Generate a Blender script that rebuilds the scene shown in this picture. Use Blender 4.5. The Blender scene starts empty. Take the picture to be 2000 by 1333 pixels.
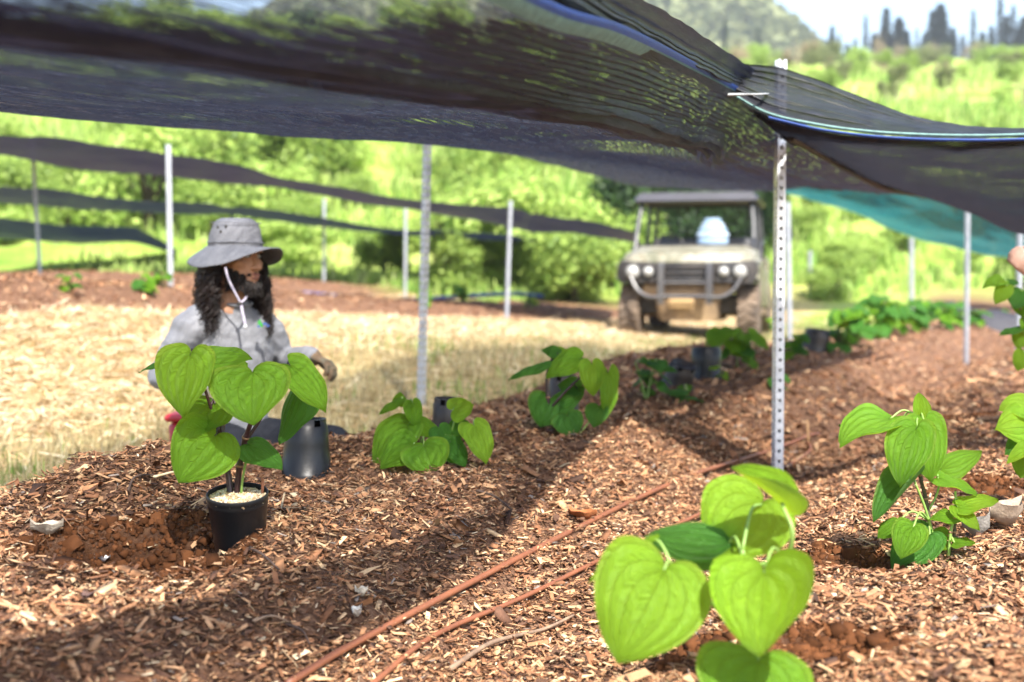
import bpy, bmesh, math, random
import numpy as np
from mathutils import Vector, Matrix, Quaternion

random.seed(7)
RNG = np.random.default_rng(11)
SC = bpy.context.scene
COL = SC.collection

# ------------------------------------------------------------------ camera, world, sun, exposure
FPX = 2778.0                       # focal length in pixels of a 2000 px wide frame (50 mm on 36 mm)
CAM_Z = 0.75
HORIZON = 550.0
PITCH = math.atan((666.5 - HORIZON) / FPX)
cam_data = bpy.data.cameras.new('camera')
cam_data.lens = 50.0
cam_data.sensor_width = 36.0
cam_data.clip_start = 0.05
cam_data.clip_end = 3000.0
cam_data.dof.use_dof = True
cam_data.dof.focus_distance = 3.45
cam_data.dof.aperture_fstop = 2.9
cam_data.dof.aperture_blades = 0
cam = bpy.data.objects.new('camera', cam_data)
COL.objects.link(cam)
cam.location = (0, 0, CAM_Z)
cam.rotation_euler = (math.pi / 2 - PITCH, 0, 0)
SC.camera = cam

SUN_TRAVEL = Vector((-0.30, 0.954, 0)).normalized()
SUN_ELEV = math.radians(50)
world = bpy.data.worlds.new('World')
SC.world = world
world.use_nodes = True
wn = world.node_tree.nodes
wl = world.node_tree.links
wn.clear()
sky_tex = wn.new('ShaderNodeTexSky')
sky_tex.sky_type = 'NISHITA'
sky_tex.sun_disc = False
sky_tex.sun_elevation = SUN_ELEV
sky_tex.sun_rotation = math.atan2(-SUN_TRAVEL.x, -SUN_TRAVEL.y)
sky_tex.air_density = 1.0
sky_tex.dust_density = 2.0
bgn = wn.new('ShaderNodeBackground')
bgn.inputs['Strength'].default_value = 0.15
wout = wn.new('ShaderNodeOutputWorld')
wl.new(sky_tex.outputs[0], bgn.inputs[0])
wl.new(bgn.outputs[0], wout.inputs[0])

sun_data = bpy.data.lights.new('sun', 'SUN')
sun_data.energy = 5.0
sun_data.angle = math.radians(0.53)
sun_data.color = (1.0, 0.95, 0.87)
sun = bpy.data.objects.new('sun', sun_data)
COL.objects.link(sun)
_sd = Vector((SUN_TRAVEL.x * math.cos(SUN_ELEV), SUN_TRAVEL.y * math.cos(SUN_ELEV), -math.sin(SUN_ELEV)))
sun.rotation_euler = _sd.to_track_quat('-Z', 'Y').to_euler()
sun.location = (3, -5, 12)

SC.view_settings.view_transform = 'Standard'
SC.view_settings.look = 'None'
SC.view_settings.gamma = 1.0
SC.view_settings.exposure = 1.42
SC.view_settings.use_curve_mapping = False
SC.render.engine = 'CYCLES'
SC.cycles.use_denoising = True
SC.cycles.use_adaptive_sampling = True
SC.cycles.adaptive_threshold = 0.015
SC.cycles.transparent_max_bounces = 14
SC.cycles.max_bounces = 6
SC.cycles.diffuse_bounces = 2
SC.cycles.transmission_bounces = 6
SC.cycles.caustics_reflective = False
SC.cycles.caustics_refractive = False

# ------------------------------------------------------------------ pixel rays
_F = Vector((0, math.cos(PITCH), -math.sin(PITCH)))
_U = Vector((0, math.sin(PITCH), math.cos(PITCH)))
_R = Vector((1, 0, 0))
_C = Vector((0, 0, CAM_Z))

def ray(px, py):
    return _R * ((px - 1000) / FPX) + _F + _U * (-(py - 666.5) / FPX)

def P(px, py, d):
    return _C + ray(px, py) * d

# rows of the beds run along U_DIR; v is the distance across them
UD = np.array([0.375, 0.927])
VD = np.array([0.927, -0.375])

def uv_of(x, y):
    return x * UD[0] + y * UD[1], x * VD[0] + y * VD[1]

def xy_of(u, v):
    return u * UD[0] + v * VD[0], u * UD[1] + v * VD[1]

# ------------------------------------------------------------------ numpy noise
_perm = RNG.random((512, 512))

def vnoise(x, y):
    x = np.asarray(x, float); y = np.asarray(y, float)
    xi = np.floor(x).astype(int); yi = np.floor(y).astype(int)
    fx = x - xi; fy = y - yi
    fx = fx * fx * (3 - 2 * fx); fy = fy * fy * (3 - 2 * fy)
    a = _perm[xi % 512, yi % 512]; b = _perm[(xi + 1) % 512, yi % 512]
    c = _perm[xi % 512, (yi + 1) % 512]; d = _perm[(xi + 1) % 512, (yi + 1) % 512]
    return (a * (1 - fx) + b * fx) * (1 - fy) + (c * (1 - fx) + d * fx) * fy - 0.5

def fnoise(x, y, o=3):
    r = 0; a = 1.0
    for i in range(o):
        r = r + a * vnoise(x * 2 ** i + 17.3 * i, y * 2 ** i + 5.1 * i); a *= 0.5
    return r

def sstep(a, b, x):
    t = np.clip((np.asarray(x, float) - a) / (b - a), 0, 1)
    return t * t * (3 - 2 * t)

# ------------------------------------------------------------------ terrain
_HY = np.array([0, 19, 24, 30, 45, 80, 150, 300, 420, 700, 1000.])
_HZ = np.array([0, 0, .12, 1.1, 5.4, 12.5, 23.5, 43, 46, 40, 30.])
_yy = np.linspace(0, 1000, 4001)
_zz = np.interp(_yy, _HY, _HZ)
_k = np.ones(13) / 13
_zz = np.convolve(np.pad(_zz, 6, 'edge'), _k, 'valid')

BED_A, BED_B = -2.0, 0.2

def bedprof(v, c, hw, soft):
    return sstep(0, 1, (hw - np.abs(v - c)) / soft)

def H0(x, y):
    x = np.asarray(x, float); y = np.asarray(y, float)
    u, v = uv_of(x, y)
    wob = 0.10 * vnoise(u * 0.9, v * 0.2 + 3)
    z = np.interp(y, _yy, _zz)
    # the field climbs to the left behind the aisle
    z = z + sstep(6.0, 10.0, y) * np.clip(0.25 - 0.10 * x, 0, 0.7) * (1 - sstep(24, 40, y) * 0.0)
    z = z + sstep(28, 60, y) * 0.9 * fnoise(x * 0.06, y * 0.06)
    z = z + sstep(120, 260, y) * 5 * fnoise(x * 0.012 + 4, y * 0.012)
    # far grey ridge
    z = z + 58 * np.exp(-((y - 520) / 90.0) ** 2) * (1 - sstep(70, 150, x)) * (.35 + .65 * sstep(-150, -60, x)) * (1 + .12 * fnoise(x * .02, y * .01))
    near = 1 - sstep(26, 32, y)
    bh = 0.20 * bedprof(v + wob * .6, BED_A, .95, 0.6) + 0.15 * bedprof(v + wob, BED_B, 1.15, 0.5)
    bh = bh + 0.16 * bedprof(v + wob, 2.9, 1.1, 0.5)
    bh = bh + 0.14 * bedprof(v + wob, -7.6, 1.0, 0.6) + 0.14 * bedprof(v + wob, -10.9, 1.1, 0.6)
    bh = bh * (1 - sstep(21, 26, y))
    mul = sstep(-3.0, -2.7, v)
    z = z + bh + near * (0.05 * fnoise(x * 2.3, y * 2.3) + mul * 0.028 * fnoise(x * 9, y * 9, 2))
    return z

def march(fn, px, py, dmin=1.0, dmax=60.0):
    r = ray(px, py)
    ds = np.concatenate([np.arange(dmin, 12, 0.01), np.arange(12, dmax, 0.05)])
    zz = fn(r.x * ds, r.y * ds)
    below = (CAM_Z + r.z * ds) < zz
    i = int(np.argmax(below)) if below.any() else len(ds) - 1
    d = float(ds[i])
    return _C + r * d, d

# dug planting holes: (px, py, rx, ry, depth)
HOLES = []
for (px, py, rx, ry, dep) in [(262, 1050, .23, .19, .16), (392, 1058, .10, .09, .12), (1635, 1078, .17, .15, .05),
                              (1935, 955, .19, .14, .05), (1895, 815, .22, .16, .05),
                              (1340, 1290, .17, .07, .02), (1630, 1265, .12, .09, .03)]:
    p, d = march(H0, px, py)
    HOLES.append((p.x, p.y, rx, ry, dep))
RIMS = []
for (px, py, r, h) in [(180, 985, .18, .10), (395, 968, .13, .09), (295, 968, .14, .075), (1620, 1000, .15, .03), (1050, 842, .25, .03),
                       (640, 885, .2, .02)]:
    p, d = march(H0, px, py)
    RIMS.append((p.x, p.y, r, h))

def hole_mask(x, y):
    m = np.zeros(np.shape(x))
    wx = 0.05 * fnoise(np.asarray(x) * 14, np.asarray(y) * 14, 2)
    for (hx, hy, rx, ry, dep) in HOLES:
        q = np.sqrt(((x - hx) / rx) ** 2 + ((y - hy) / ry) ** 2) + wx * 4
        m = np.maximum(m, 1 - sstep(0.72, 1.08, q))
    return m

def H(x, y):
    x = np.asarray(x, float); y = np.asarray(y, float)
    z = H0(x, y)
    for (hx, hy, rx, ry, dep) in HOLES:
        q = np.sqrt(((x - hx) / rx) ** 2 + ((y - hy) / ry) ** 2)
        z = z - dep * (1 - sstep(0.5, 1.0, q))
    for (hx, hy, r, h) in RIMS:
        z = z + h * np.exp(-(((x - hx) ** 2 + (y - hy) ** 2) / r ** 2))
    hm = hole_mask(x, y)
    z = z + hm * 0.016 * fnoise(x * 30, y * 30, 2)
    return z

def Hs(x, y):
    return float(H(np.array([x]), np.array([y]))[0])

def hit(px, py, dmin=1.0, dmax=60.0):
    return march(H, px, py, dmin, dmax)

# ------------------------------------------------------------------ node helpers
def new_mat(name):
    m = bpy.data.materials.new(name)
    m.use_nodes = True
    nt = m.node_tree
    nt.nodes.clear()
    out = nt.nodes.new('ShaderNodeOutputMaterial')
    return m, nt, out

def N(nt, t, **kw):
    n = nt.nodes.new(t)
    for k, v in kw.items():
        if k in n.inputs:
            n.inputs[k].default_value = v
        else:
            setattr(n, k, v)
    return n

def ramp(nt, fac, stops):
    r = nt.nodes.new('ShaderNodeValToRGB')
    el = r.color_ramp.elements
    el[0].position = stops[0][0]; el[0].color = (*stops[0][1], 1)
    el[1].position = stops[-1][0]; el[1].color = (*stops[-1][1], 1)
    for p, c in stops[1:-1]:
        e = el.new(p); e.color = (*c, 1)
    nt.links.new(fac, r.inputs[0])
    return r.outputs[0]

def noise(nt, scale, detail=4, rough=.55, coord='Object', stretch=None, dist=0):
    tc = nt.nodes.new('ShaderNodeTexCoord')
    src = tc.outputs[coord]
    if stretch:
        mp = nt.nodes.new('ShaderNodeMapping')
        mp.inputs['Scale'].default_value = stretch
        nt.links.new(src, mp.inputs[0]); src = mp.outputs[0]
    n = N(nt, 'ShaderNodeTexNoise', Scale=scale, Detail=detail, Roughness=rough, Distortion=dist)
    nt.links.new(src, n.inputs['Vector'])
    return n.outputs['Fac']

def mixc(nt, fac, a, b, mode='MIX'):
    m = nt.nodes.new('ShaderNodeMix'); m.data_type = 'RGBA'; m.blend_type = mode
    for s, v in ((m.inputs[0], fac), (m.inputs[6], a), (m.inputs[7], b)):
        if hasattr(v, 'links') or hasattr(v, 'is_linked'):
            nt.links.new(v, s)
        else:
            s.default_value = (*v, 1) if isinstance(v, tuple) else v
    return m.outputs[2]

def mth(nt, op, a, b=None):
    m = nt.nodes.new('ShaderNodeMath'); m.operation = op
    for s, v in zip(m.inputs, (a, b)):
        if v is None: continue
        if hasattr(v, 'is_linked'): nt.links.new(v, s)
        else: s.default_value = v
    return m.outputs[0]

def bump(nt, h, strength=.4, dist=.01):
    b = N(nt, 'ShaderNodeBump', Strength=strength, Distance=dist)
    nt.links.new(h, b.inputs['Height'])
    return b.outputs[0]

def simple(name, c1, c2=None, scale=20, rough=.6, metal=0, bmp=0, bscale=None, detail=4, spec=.5, stretch=None, dist=.005):
    m, nt, out = new_mat(name)
    b = N(nt, 'ShaderNodeBsdfPrincipled', Roughness=rough, Metallic=metal)
    b.inputs['Specular IOR Level'].default_value = spec
    f = noise(nt, scale, detail, stretch=stretch)
    nt.links.new(ramp(nt, f, [(.3, c1), (.7, c2 or tuple(x * .7 for x in c1))]), b.inputs['Base Color'])
    if bmp:
        nt.links.new(bump(nt, noise(nt, bscale or scale * 3, 5), bmp, dist), b.inputs['Normal'])
    nt.links.new(b.outputs[0], out.inputs[0])
    return m

def col_mat(name, rough=.8, spec=.3, trans=0.0, bscale=0):
    """colour comes from the per-piece attribute Col"""
    m, nt, out = new_mat(name)
    at = N(nt, 'ShaderNodeAttribute', attribute_name='Col')
    f = noise(nt, 60, 3)
    c = mixc(nt, 1.0, at.outputs['Color'], ramp(nt, f, [(.3, (.75, .75, .75)), (.7, (1.1, 1.1, 1.1))]), 'MULTIPLY')
    b = N(nt, 'ShaderNodeBsdfPrincipled', Roughness=rough)
    b.inputs['Specular IOR Level'].default_value = spec
    nt.links.new(c, b.inputs['Base Color'])
    if bscale:
        nt.links.new(bump(nt, noise(nt, bscale, 4), .5, .004), b.inputs['Normal'])
    sh = b.outputs[0]
    if trans:
        t = N(nt, 'ShaderNodeBsdfTranslucent')
        nt.links.new(c, t.inputs[0])
        mx = N(nt, 'ShaderNodeMixShader'); mx.inputs[0].default_value = trans
        nt.links.new(sh, mx.inputs[1]); nt.links.new(t.outputs[0], mx.inputs[2]); sh = mx.outputs[0]
    nt.links.new(sh, out.inputs[0])
    return m

# ------------------------------------------------------------------ mesh helpers
def tag(o, label=None, cat=None, group=None, kind=None):
    if label: o['label'] = label
    if cat: o['category'] = cat
    if group: o['group'] = group
    if kind: o['kind'] = kind
    return o

def np_mesh(name, V, F, mat, colors=None, smooth=False, parent=None, uv=None):
    V = np.asarray(V, np.float32); F = np.asarray(F, np.int32)
    me = bpy.data.meshes.new(name)
    k = F.shape[1]
    me.vertices.add(len(V)); me.vertices.foreach_set('co', V.ravel())
    me.loops.add(F.size); me.loops.foreach_set('vertex_index', F.ravel())
    me.polygons.add(len(F)); me.polygons.foreach_set('loop_start', np.arange(0, F.size, k, dtype=np.int32))
    if smooth: me.polygons.foreach_set('use_smooth', np.ones(len(F), bool))
    me.update(calc_edges=True)
    if colors is not None:
        ca = me.color_attributes.new('Col', 'FLOAT_COLOR', 'POINT')
        c4 = np.ones((len(V), 4), np.float32); c4[:, :3] = colors
        ca.data.foreach_set('color', c4.ravel())
    if mat: me.materials.append(mat)
    o = bpy.data.objects.new(name, me)
    COL.objects.link(o)
    if parent: o.parent = parent
    return o

class MB:
    def __init__(s): s.v = []; s.f = []; s.m = []; s.uv = []
    def add(s, vs, fs, m=0):
        k = len(s.v)
        s.v += [Vector(v) for v in vs]
        for f in fs:
            s.f.append([k + i for i in f]); s.m.append(m)
        return s
    def tube(s, pts, rad, n=8, m=0, caps=True, flat=1.0):
        pts = [Vector(p) for p in pts]
        if not hasattr(rad, '__len__'): rad = [rad] * len(pts)
        vs, fs = [], []
        ref = None
        for i, p in enumerate(pts):
            t = (pts[min(i + 1, len(pts) - 1)] - pts[max(i - 1, 0)])
            t = t.normalized() if t.length > 1e-9 else Vector((0, 0, 1))
            if ref is None:
                ref = Vector((0, 0, 1)) if abs(t.z) < .9 else Vector((1, 0, 0))
            a = t.cross(ref).normalized(); b = a.cross(t).normalized(); ref = b
            for j in range(n):
                an = 2 * math.pi * j / n
                vs.append(p + a * (rad[i] * math.cos(an)) + b * (rad[i] * flat * math.sin(an)))
        for i in range(len(pts) - 1):
            for j in range(n):
                fs.append((i * n + j, i * n + (j + 1) % n, (i + 1) * n + (j + 1) % n, (i + 1) * n + j))
        if caps:
            fs.append(tuple(range(n))[::-1]); fs.append(tuple((len(pts) - 1) * n + j for j in range(n)))
        return s.add(vs, fs, m)
    def lathe(s, prof, n=24, m=0, c=(0, 0, 0), ax=None, closed=False):
        """prof: list of (r, z); ax: optional Matrix applied to points"""
        vs, fs = [], []
        c = Vector(c)
        for r, z in prof:
            for j in range(n):
                a = 2 * math.pi * j / n
                q = Vector((r * math.cos(a), r * math.sin(a), z))
                if ax is not None: q = ax @ q
                vs.append(c + q)
        for i in range(len(prof) - 1):
            for j in range(n):
                fs.append((i * n + j, i * n + (j + 1) % n, (i + 1) * n + (j + 1) % n, (i + 1) * n + j))
        if closed:
            fs.append(tuple(range(n))[::-1]); fs.append(tuple((len(prof) - 1) * n + j for j in range(n)))
        return s.add(vs, fs, m)
    def box(s, c, size, m=0, rot=None):
        c = Vector(c); hx, hy, hz = [q / 2 for q in size]
        vs = []
        for x in (-hx, hx):
            for y in (-hy, hy):
                for z in (-hz, hz):
                    q = Vector((x, y, z))
                    if rot is not None: q = rot @ q
                    vs.append(c + q)
        return s.add(vs, [(0, 1, 3, 2), (4, 6, 7, 5), (0, 4, 5, 1), (2, 3, 7, 6), (0, 2, 6, 4), (1, 5, 7, 3)], m)
    def hull(s, pts, m=0):
        bm = bmesh.new()
        for p in pts: bm.verts.new(p)
        bmesh.ops.convex_hull(bm, input=bm.verts)
        bm.verts.index_update()
        used = [v for v in bm.verts if v.link_faces]
        ix = {v: i for i, v in enumerate(used)}
        s.add([v.co.copy() for v in used], [[ix[v] for v in f.verts] for f in bm.faces], m)
        bm.free()
        return s
    def cbox(s, c, size, b=.01, m=0, rot=None, taper=None):
        """box with chamfered edges"""
        c = Vector(c); pts = []
        h = [q / 2 for q in size]
        for sx in (-1, 1):
            for sy in (-1, 1):
                for sz in (-1, 1):
                    for k in range(3):
                        q = [sx * h[0], sy * h[1], sz * h[2]]
                        for a in range(3):
                            if a != k: q[a] -= (sx, sy, sz)[a] * b
                        if taper and sz > 0: q[0] *= taper[0]; q[1] *= taper[1]
                        q = Vector(q)
                        if rot is not None: q = rot @ q
                        pts.append(c + q)
        return s.hull(pts, m)
    def grid(s, rows, m=0, wrap=False):
        """rows: list of lists of points"""
        nr, nc = len(rows), len(rows[0])
        fs = []
        for i in range(nr - 1):
            for j in range(nc - (0 if wrap else 1)):
                fs.append((i * nc + j, i * nc + (j + 1) % nc, (i + 1) * nc + (j + 1) % nc, (i + 1) * nc + j))
        return s.add([p for r in rows for p in r], fs, m)
    def mesh(s, name, mats, off=Vector((0, 0, 0)), smooth=True):
        me = bpy.data.meshes.new(name)
        me.from_pydata([tuple(v - off) for v in s.v], [], s.f)
        for m in (mats if isinstance(mats, (list, tuple)) else [mats]): me.materials.append(m)
        me.polygons.foreach_set('material_index', s.m)
        me.polygons.foreach_set('use_smooth', [smooth] * len(s.f))
        me.update()
        return me
    def build(s, name, mats, parent=None, smooth=True, sharp=None):
        off = parent_origin(parent)
        me = s.mesh(name, mats, off, smooth)
        if sharp:
            try: me.set_sharp_from_angle(angle=math.radians(sharp))
            except Exception: pass
        o = bpy.data.objects.new(name, me)
        COL.objects.link(o)
        if parent: o.parent = parent
        return o

def parent_origin(p):
    off = Vector((0, 0, 0))
    while p is not None:
        off = off + Vector(p.location); p = p.parent
    return off

def thing(name, loc, label, cat, group=None):
    o = bpy.data.objects.new(name, None)
    COL.objects.link(o)
    o.empty_display_size = .1
    o.location = loc
    return tag(o, label, cat, group)

def copy_tree(o, parent=None):
    c = o.copy(); COL.objects.link(c)
    if parent: c.parent = parent
    for ch in list(o.children): copy_tree(ch, c)
    return c

def catmull(pts, n):
    pts = [Vector(p) for p in pts]
    q = [pts[0] * 2 - pts[1]] + pts + [pts[-1] * 2 - pts[-2]]
    out = []
    for i in range(len(pts) - 1):
        a, b, c, d = q[i:i + 4]
        for k in range(n):
            t = k / n
            out.append(.5 * ((2 * b) + (c - a) * t + (2 * a - 5 * b + 4 * c - d) * t * t + (3 * b - a - 3 * c + d) * t ** 3))
    out.append(pts[-1])
    return out
# ------------------------------------------------------------------ ground
def regions(x, y):
    u, v = uv_of(x, y)
    e = 0.22 * fnoise(x * 1.7, y * 1.7) + 0.06 * fnoise(x * 9, y * 9, 2)
    mul = sstep(-2.95, -2.75, v + e * .6)
    mul = np.maximum(mul, bedprof(v + e, -7.6, 1.2, .3) * (1 - sstep(23, 27, y)))
    mul = np.maximum(mul, bedprof(v + e, -10.9, 1.3, .3) * (1 - sstep(21, 24, y)))
    mul = mul * (1 - sstep(25, 28, y + e * 3)) * (1 - sstep(-.5, .5, v - 4.2))
    straw = bedprof(v + e * 1.6, -5.55, 1.35, .5) * (1 - sstep(23, 30, y + 2 * e))
    straw = np.maximum(straw, bedprof(v + e, -9.3, .6, .3) * (1 - sstep(22, 24, y)))
    soil = hole_mask(x, y)
    return mul, straw, soil

def axis(lo, hi, a, b, step, grow):
    mid = np.arange(a, b, step)
    up = []; p = b; s = step
    while p < hi: up.append(p); s *= grow; p += s
    up.append(hi)
    dn = []; p = a - step; s = step
    while p > lo: dn.append(p); s *= grow; p -= s
    dn.append(lo)
    return np.concatenate([np.array(dn)[::-1], mid, np.array(up)])

gx = axis(-520, 520, -1.9, 2.3, .026, 1.055)
gy = axis(-40, 800, 2.0, 5.6, .026, 1.026)
GX, GY = np.meshgrid(gx, gy)
GZ = H(GX, GY)
nx, ny = len(gx), len(gy)
idx = np.arange(nx * ny).reshape(ny, nx)
F = np.stack([idx[:-1, :-1], idx[:-1, 1:], idx[1:, 1:], idx[1:, :-1]], -1).reshape(-1, 4)
mu_, st_, so_ = regions(GX.ravel(), GY.ravel())

m_ground, nt, out = new_mat('field_ground')
at = N(nt, 'ShaderNodeAttribute', attribute_name='Col')
sep = N(nt, 'ShaderNodeSeparateColor')
nt.links.new(at.outputs['Color'], sep.inputs[0])
gr1 = ramp(nt, noise(nt, .35, 6), [(.3, (.14, .25, .035)), (.5, (.28, .39, .075)), (.68, (.46, .48, .19))])
gr2 = ramp(nt, noise(nt, 6, 5), [(.3, (.55, .6, .5)), (.7, (1.25, 1.2, 1.1))])
grass_c = mixc(nt, 1.0, gr1, gr2, 'MULTIPLY')
dry_c = ramp(nt, noise(nt, 14, 6), [(.3, (.16, .12, .055)), (.5, (.32, .24, .11)), (.7, (.42, .36, .18))])
geo = N(nt, 'ShaderNodeNewGeometry')
sx = N(nt, 'ShaderNodeSeparateXYZ'); nt.links.new(geo.outputs['Position'], sx.inputs[0])
mr = N(nt, 'ShaderNodeMapRange'); mr.inputs[1].default_value = 16; mr.inputs[2].default_value = 23
nt.links.new(sx.outputs['Y'], mr.inputs[0])
c0 = mixc(nt, mr.outputs[0], dry_c, grass_c)
straw_c = ramp(nt, noise(nt, 9, 6, .7), [(.25, (.20, .11, .045)), (.42, (.42, .29, .12)), (.7, (.62, .48, .25))])
c1 = mixc(nt, sep.outputs[1], c0, straw_c)
mul_c = ramp(nt, noise(nt, 55, 6, .7), [(.28, (.06, .030, .018)), (.5, (.19, .10, .06)), (.72, (.36, .22, .14))])
c2 = mixc(nt, sep.outputs[0], c1, mul_c)
soil_c = ramp(nt, noise(nt, 70, 7, .7), [(.28, (.032, .013, .006)), (.5, (.07, .028, .012)), (.72, (.11, .05, .021))])
c3 = mixc(nt, sep.outputs[2], c2, soil_c)
b = N(nt, 'ShaderNodeBsdfPrincipled', Roughness=.95)
b.inputs['Specular IOR Level'].default_value = .15
nt.links.new(c3, b.inputs['Base Color'])
nt.links.new(bump(nt, noise(nt, 90, 6, .7), .9, .02), b.inputs['Normal'])
nt.links.new(b.outputs[0], out.inputs[0])
ground = np_mesh('ground', np.stack([GX.ravel(), GY.ravel(), GZ.ravel()], 1), F, m_ground,
                 np.stack([mu_, st_, so_], 1), smooth=True)
tag(ground, 'field of mulched beds, straw aisles and the green hillside behind', 'ground', kind='structure')

# ------------------------------------------------------------------ scattered mulch, soil crumbs, straw, grass
def scatter_xy(n, ylo, yhi, pw=1.0, side=.40, xpad=.35):
    """points in a wedge of field in front of the beds, thinner with distance"""
    t = RNG.random(n)
    y = ylo * (yhi / ylo) ** t if pw == 0 else (ylo ** pw + t * (yhi ** pw - ylo ** pw)) ** (1 / pw)
    x = (RNG.random(n) * 2 - 1) * (side * y + xpad)
    return x, y

BOXV = np.array([[-.5, -.5, 0], [.5, -.5, 0], [.5, .5, 0], [-.5, .5, 0], [-.5, -.5, 1], [.5, -.5, 1], [.5, .5, 1], [-.5, .5, 1]])
BOXF = np.array([[4, 5, 6, 7], [0, 1, 5, 4], [1, 2, 6, 5], [2, 3, 7, 6], [3, 0, 4, 7]])
QV = np.array([[-.5, -.5, 0], [.0, -.5, .35], [.5, -.4, 0], [.5, .4, 0], [0, .5, .35], [-.5, .5, 0]])
QF = np.array([[0, 1, 4, 5], [1, 2, 3, 4]])
SV = np.array([[-.5, -.5, 0], [.5, -.5, 0], [.5, .5, 0], [-.5, .5, 0]]); SF = np.array([[0, 1, 2, 3]])

def pieces(name, x, y, z, L, W, T, yaw, pitch, roll, cols, base, faces, mat, jit=.18):
    n = len(x); k = len(base)
    V = np.repeat(base[None], n, 0) + RNG.normal(0, jit, (n, k, 3)) * np.array([.6, .8, .25])
    V[..., 0] *= L[:, None]; V[..., 1] *= W[:, None]; V[..., 2] *= T[:, None]
    cr, sr = np.cos(roll)[:, None], np.sin(roll)[:, None]
    Y = V[..., 1] * cr - V[..., 2] * sr; Z = V[..., 1] * sr + V[..., 2] * cr
    cp, sp = np.cos(pitch)[:, None], np.sin(pitch)[:, None]
    X = V[..., 0] * cp + Z * sp; Z = -V[..., 0] * sp + Z * cp
    cy, sy = np.cos(yaw)[:, None], np.sin(yaw)[:, None]
    X, Y = X * cy - Y * sy, X * sy + Y * cy
    VV = np.stack([X + x[:, None], Y + y[:, None], Z + z[:, None]], -1).reshape(-1, 3)
    FF = (faces[None] + (np.arange(n) * k)[:, None, None]).reshape(-1, faces.shape[1])
    return np_mesh(name, VV, FF, mat, np.repeat(cols, k, 0))

PAL = np.array([1.0, 1.0, .95]) * np.array([[.055, .028, .019], [.10, .050, .032], [.20, .090, .046], [.30, .150, .078], [.39, .225, .125], [.50, .340, .205], [.62, .49, .34], [.22, .18, .16]])
PW = np.array([.06, .14, .24, .26, .19, .08, .012, .015]); PW = PW / PW.sum()

def chips(name, n, ylo, yhi, pw, smin, smax, box=True, label=''):
    x, y = scatter_xy(n, ylo, yhi, pw)
    m, s, so = regions(x, y)
    keep = RNG.random(n) < np.clip(m - so * 1.05, 0, 1) + .012
    x, y = x[keep], y[keep]; n = len(x)
    if box:
        L = np.exp(RNG.normal(np.log((smin + smax) / 2), .40, n)); W = L * RNG.uniform(.12, .5, n); T = W * RNG.uniform(.12, .4, n)
    else:
        L = np.exp(RNG.normal(np.log((smin + smax) / 2), .4, n)); W = L * RNG.uniform(.05, .35, n); T = W * RNG.uniform(.2, .6, n)
    z = H(x, y) + np.abs(RNG.normal(0, .007, n)) + .001
    c = PAL[RNG.choice(len(PAL), n, p=PW)] * RNG.uniform(.85, 1.4, (n, 1))
    o = pieces(name, x, y, z, L, W, T, RNG.uniform(0, 6.28, n), RNG.normal(0, .33, n), RNG.normal(0, .4, n), c,
               BOXV if box else SV, BOXF if box else SF, M_CHIP)
    return tag(o, label, 'mulch', kind='stuff')

M_CHIP = col_mat('wood_chip', .85, .25, bscale=120)
chips('bark_mulch', 76000, 1.9, 6.2, 1.12, .008, .0185, True, 'reddish brown wood chip mulch covering the near beds')
chips('shredded_mulch', 190000, 1.9, 6.5, 1.2, .009, .022, False, 'fine shredded bark between the chips of the near beds')
chips('distant_mulch', 170000, 5.4, 25, .35, .020, .040, False, 'brown wood chip mulch on the far beds')

# soil crumbs in the dug holes
nn = 15000
hx = []
for (a, b_, rx, ry, dep) in HOLES:
    k = int(nn * rx * ry / sum(h[2] * h[3] for h in HOLES))
    r = np.sqrt(RNG.random(k)) * 1.12; t = RNG.uniform(0, 6.28, k)
    hx.append(np.stack([a + rx * r * np.cos(t), b_ + ry * r * np.sin(t)], 1))
hx = np.concatenate(hx); n = len(hx)
s_ = np.exp(RNG.normal(np.log(.0068), .5, n))
z = H(hx[:, 0], hx[:, 1]) - s_ * .3
c = np.array([[.088, .034, .0135]]) * RNG.uniform(.55, 1.5, (n, 1)) * np.array([[1, 1, 1]])
tag(pieces('loose_soil', hx[:, 0], hx[:, 1], z, s_, s_ * .9, s_ * .8, RNG.uniform(0, 6.28, n), RNG.normal(0, .4, n), RNG.normal(0, .4, n),
           c, BOXV, BOXF, col_mat('soil_crumb', .95, .1), .15), 'crumbly red brown soil in the dug planting holes', 'soil', kind='stuff')

# straw on the aisles
M_STRAW = col_mat('straw_blade', .7, .3, trans=.15)
SPAL = np.array([[.62, .46, .25], [.74, .60, .40], [.50, .33, .16], [.38, .23, .11], [.76, .67, .48], [.32, .30, .11]])
x, y = scatter_xy(330000, 4.0, 24, 1.0, .42, .6)
m, s, so = regions(x, y)
u, v = uv_of(x, y)
keep = RNG.random(len(x)) < np.clip(s * 1.1 + .07 * (1 - m) * (v < -3), 0, 1) * (m < .6)
x, y = x[keep], y[keep]; n = len(x)
L = RNG.uniform(.07, .22, n); W = RNG.uniform(.0022, .0048, n) * (1 + y / 20)
tag(pieces('straw', x, y, H(x, y) + np.abs(RNG.normal(0, .018, n)), L, W, W * .6, RNG.uniform(0, 6.28, n), RNG.normal(0, .28, n), RNG.normal(0, .5, n),
           SPAL[RNG.choice(6, n, p=[.3, .26, .2, .1, .1, .04])] * RNG.uniform(.8, 1.15, (n, 1)), SV, SF, M_STRAW, .08),
    'golden dry straw spread over the aisles', 'straw', kind='stuff')

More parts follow.
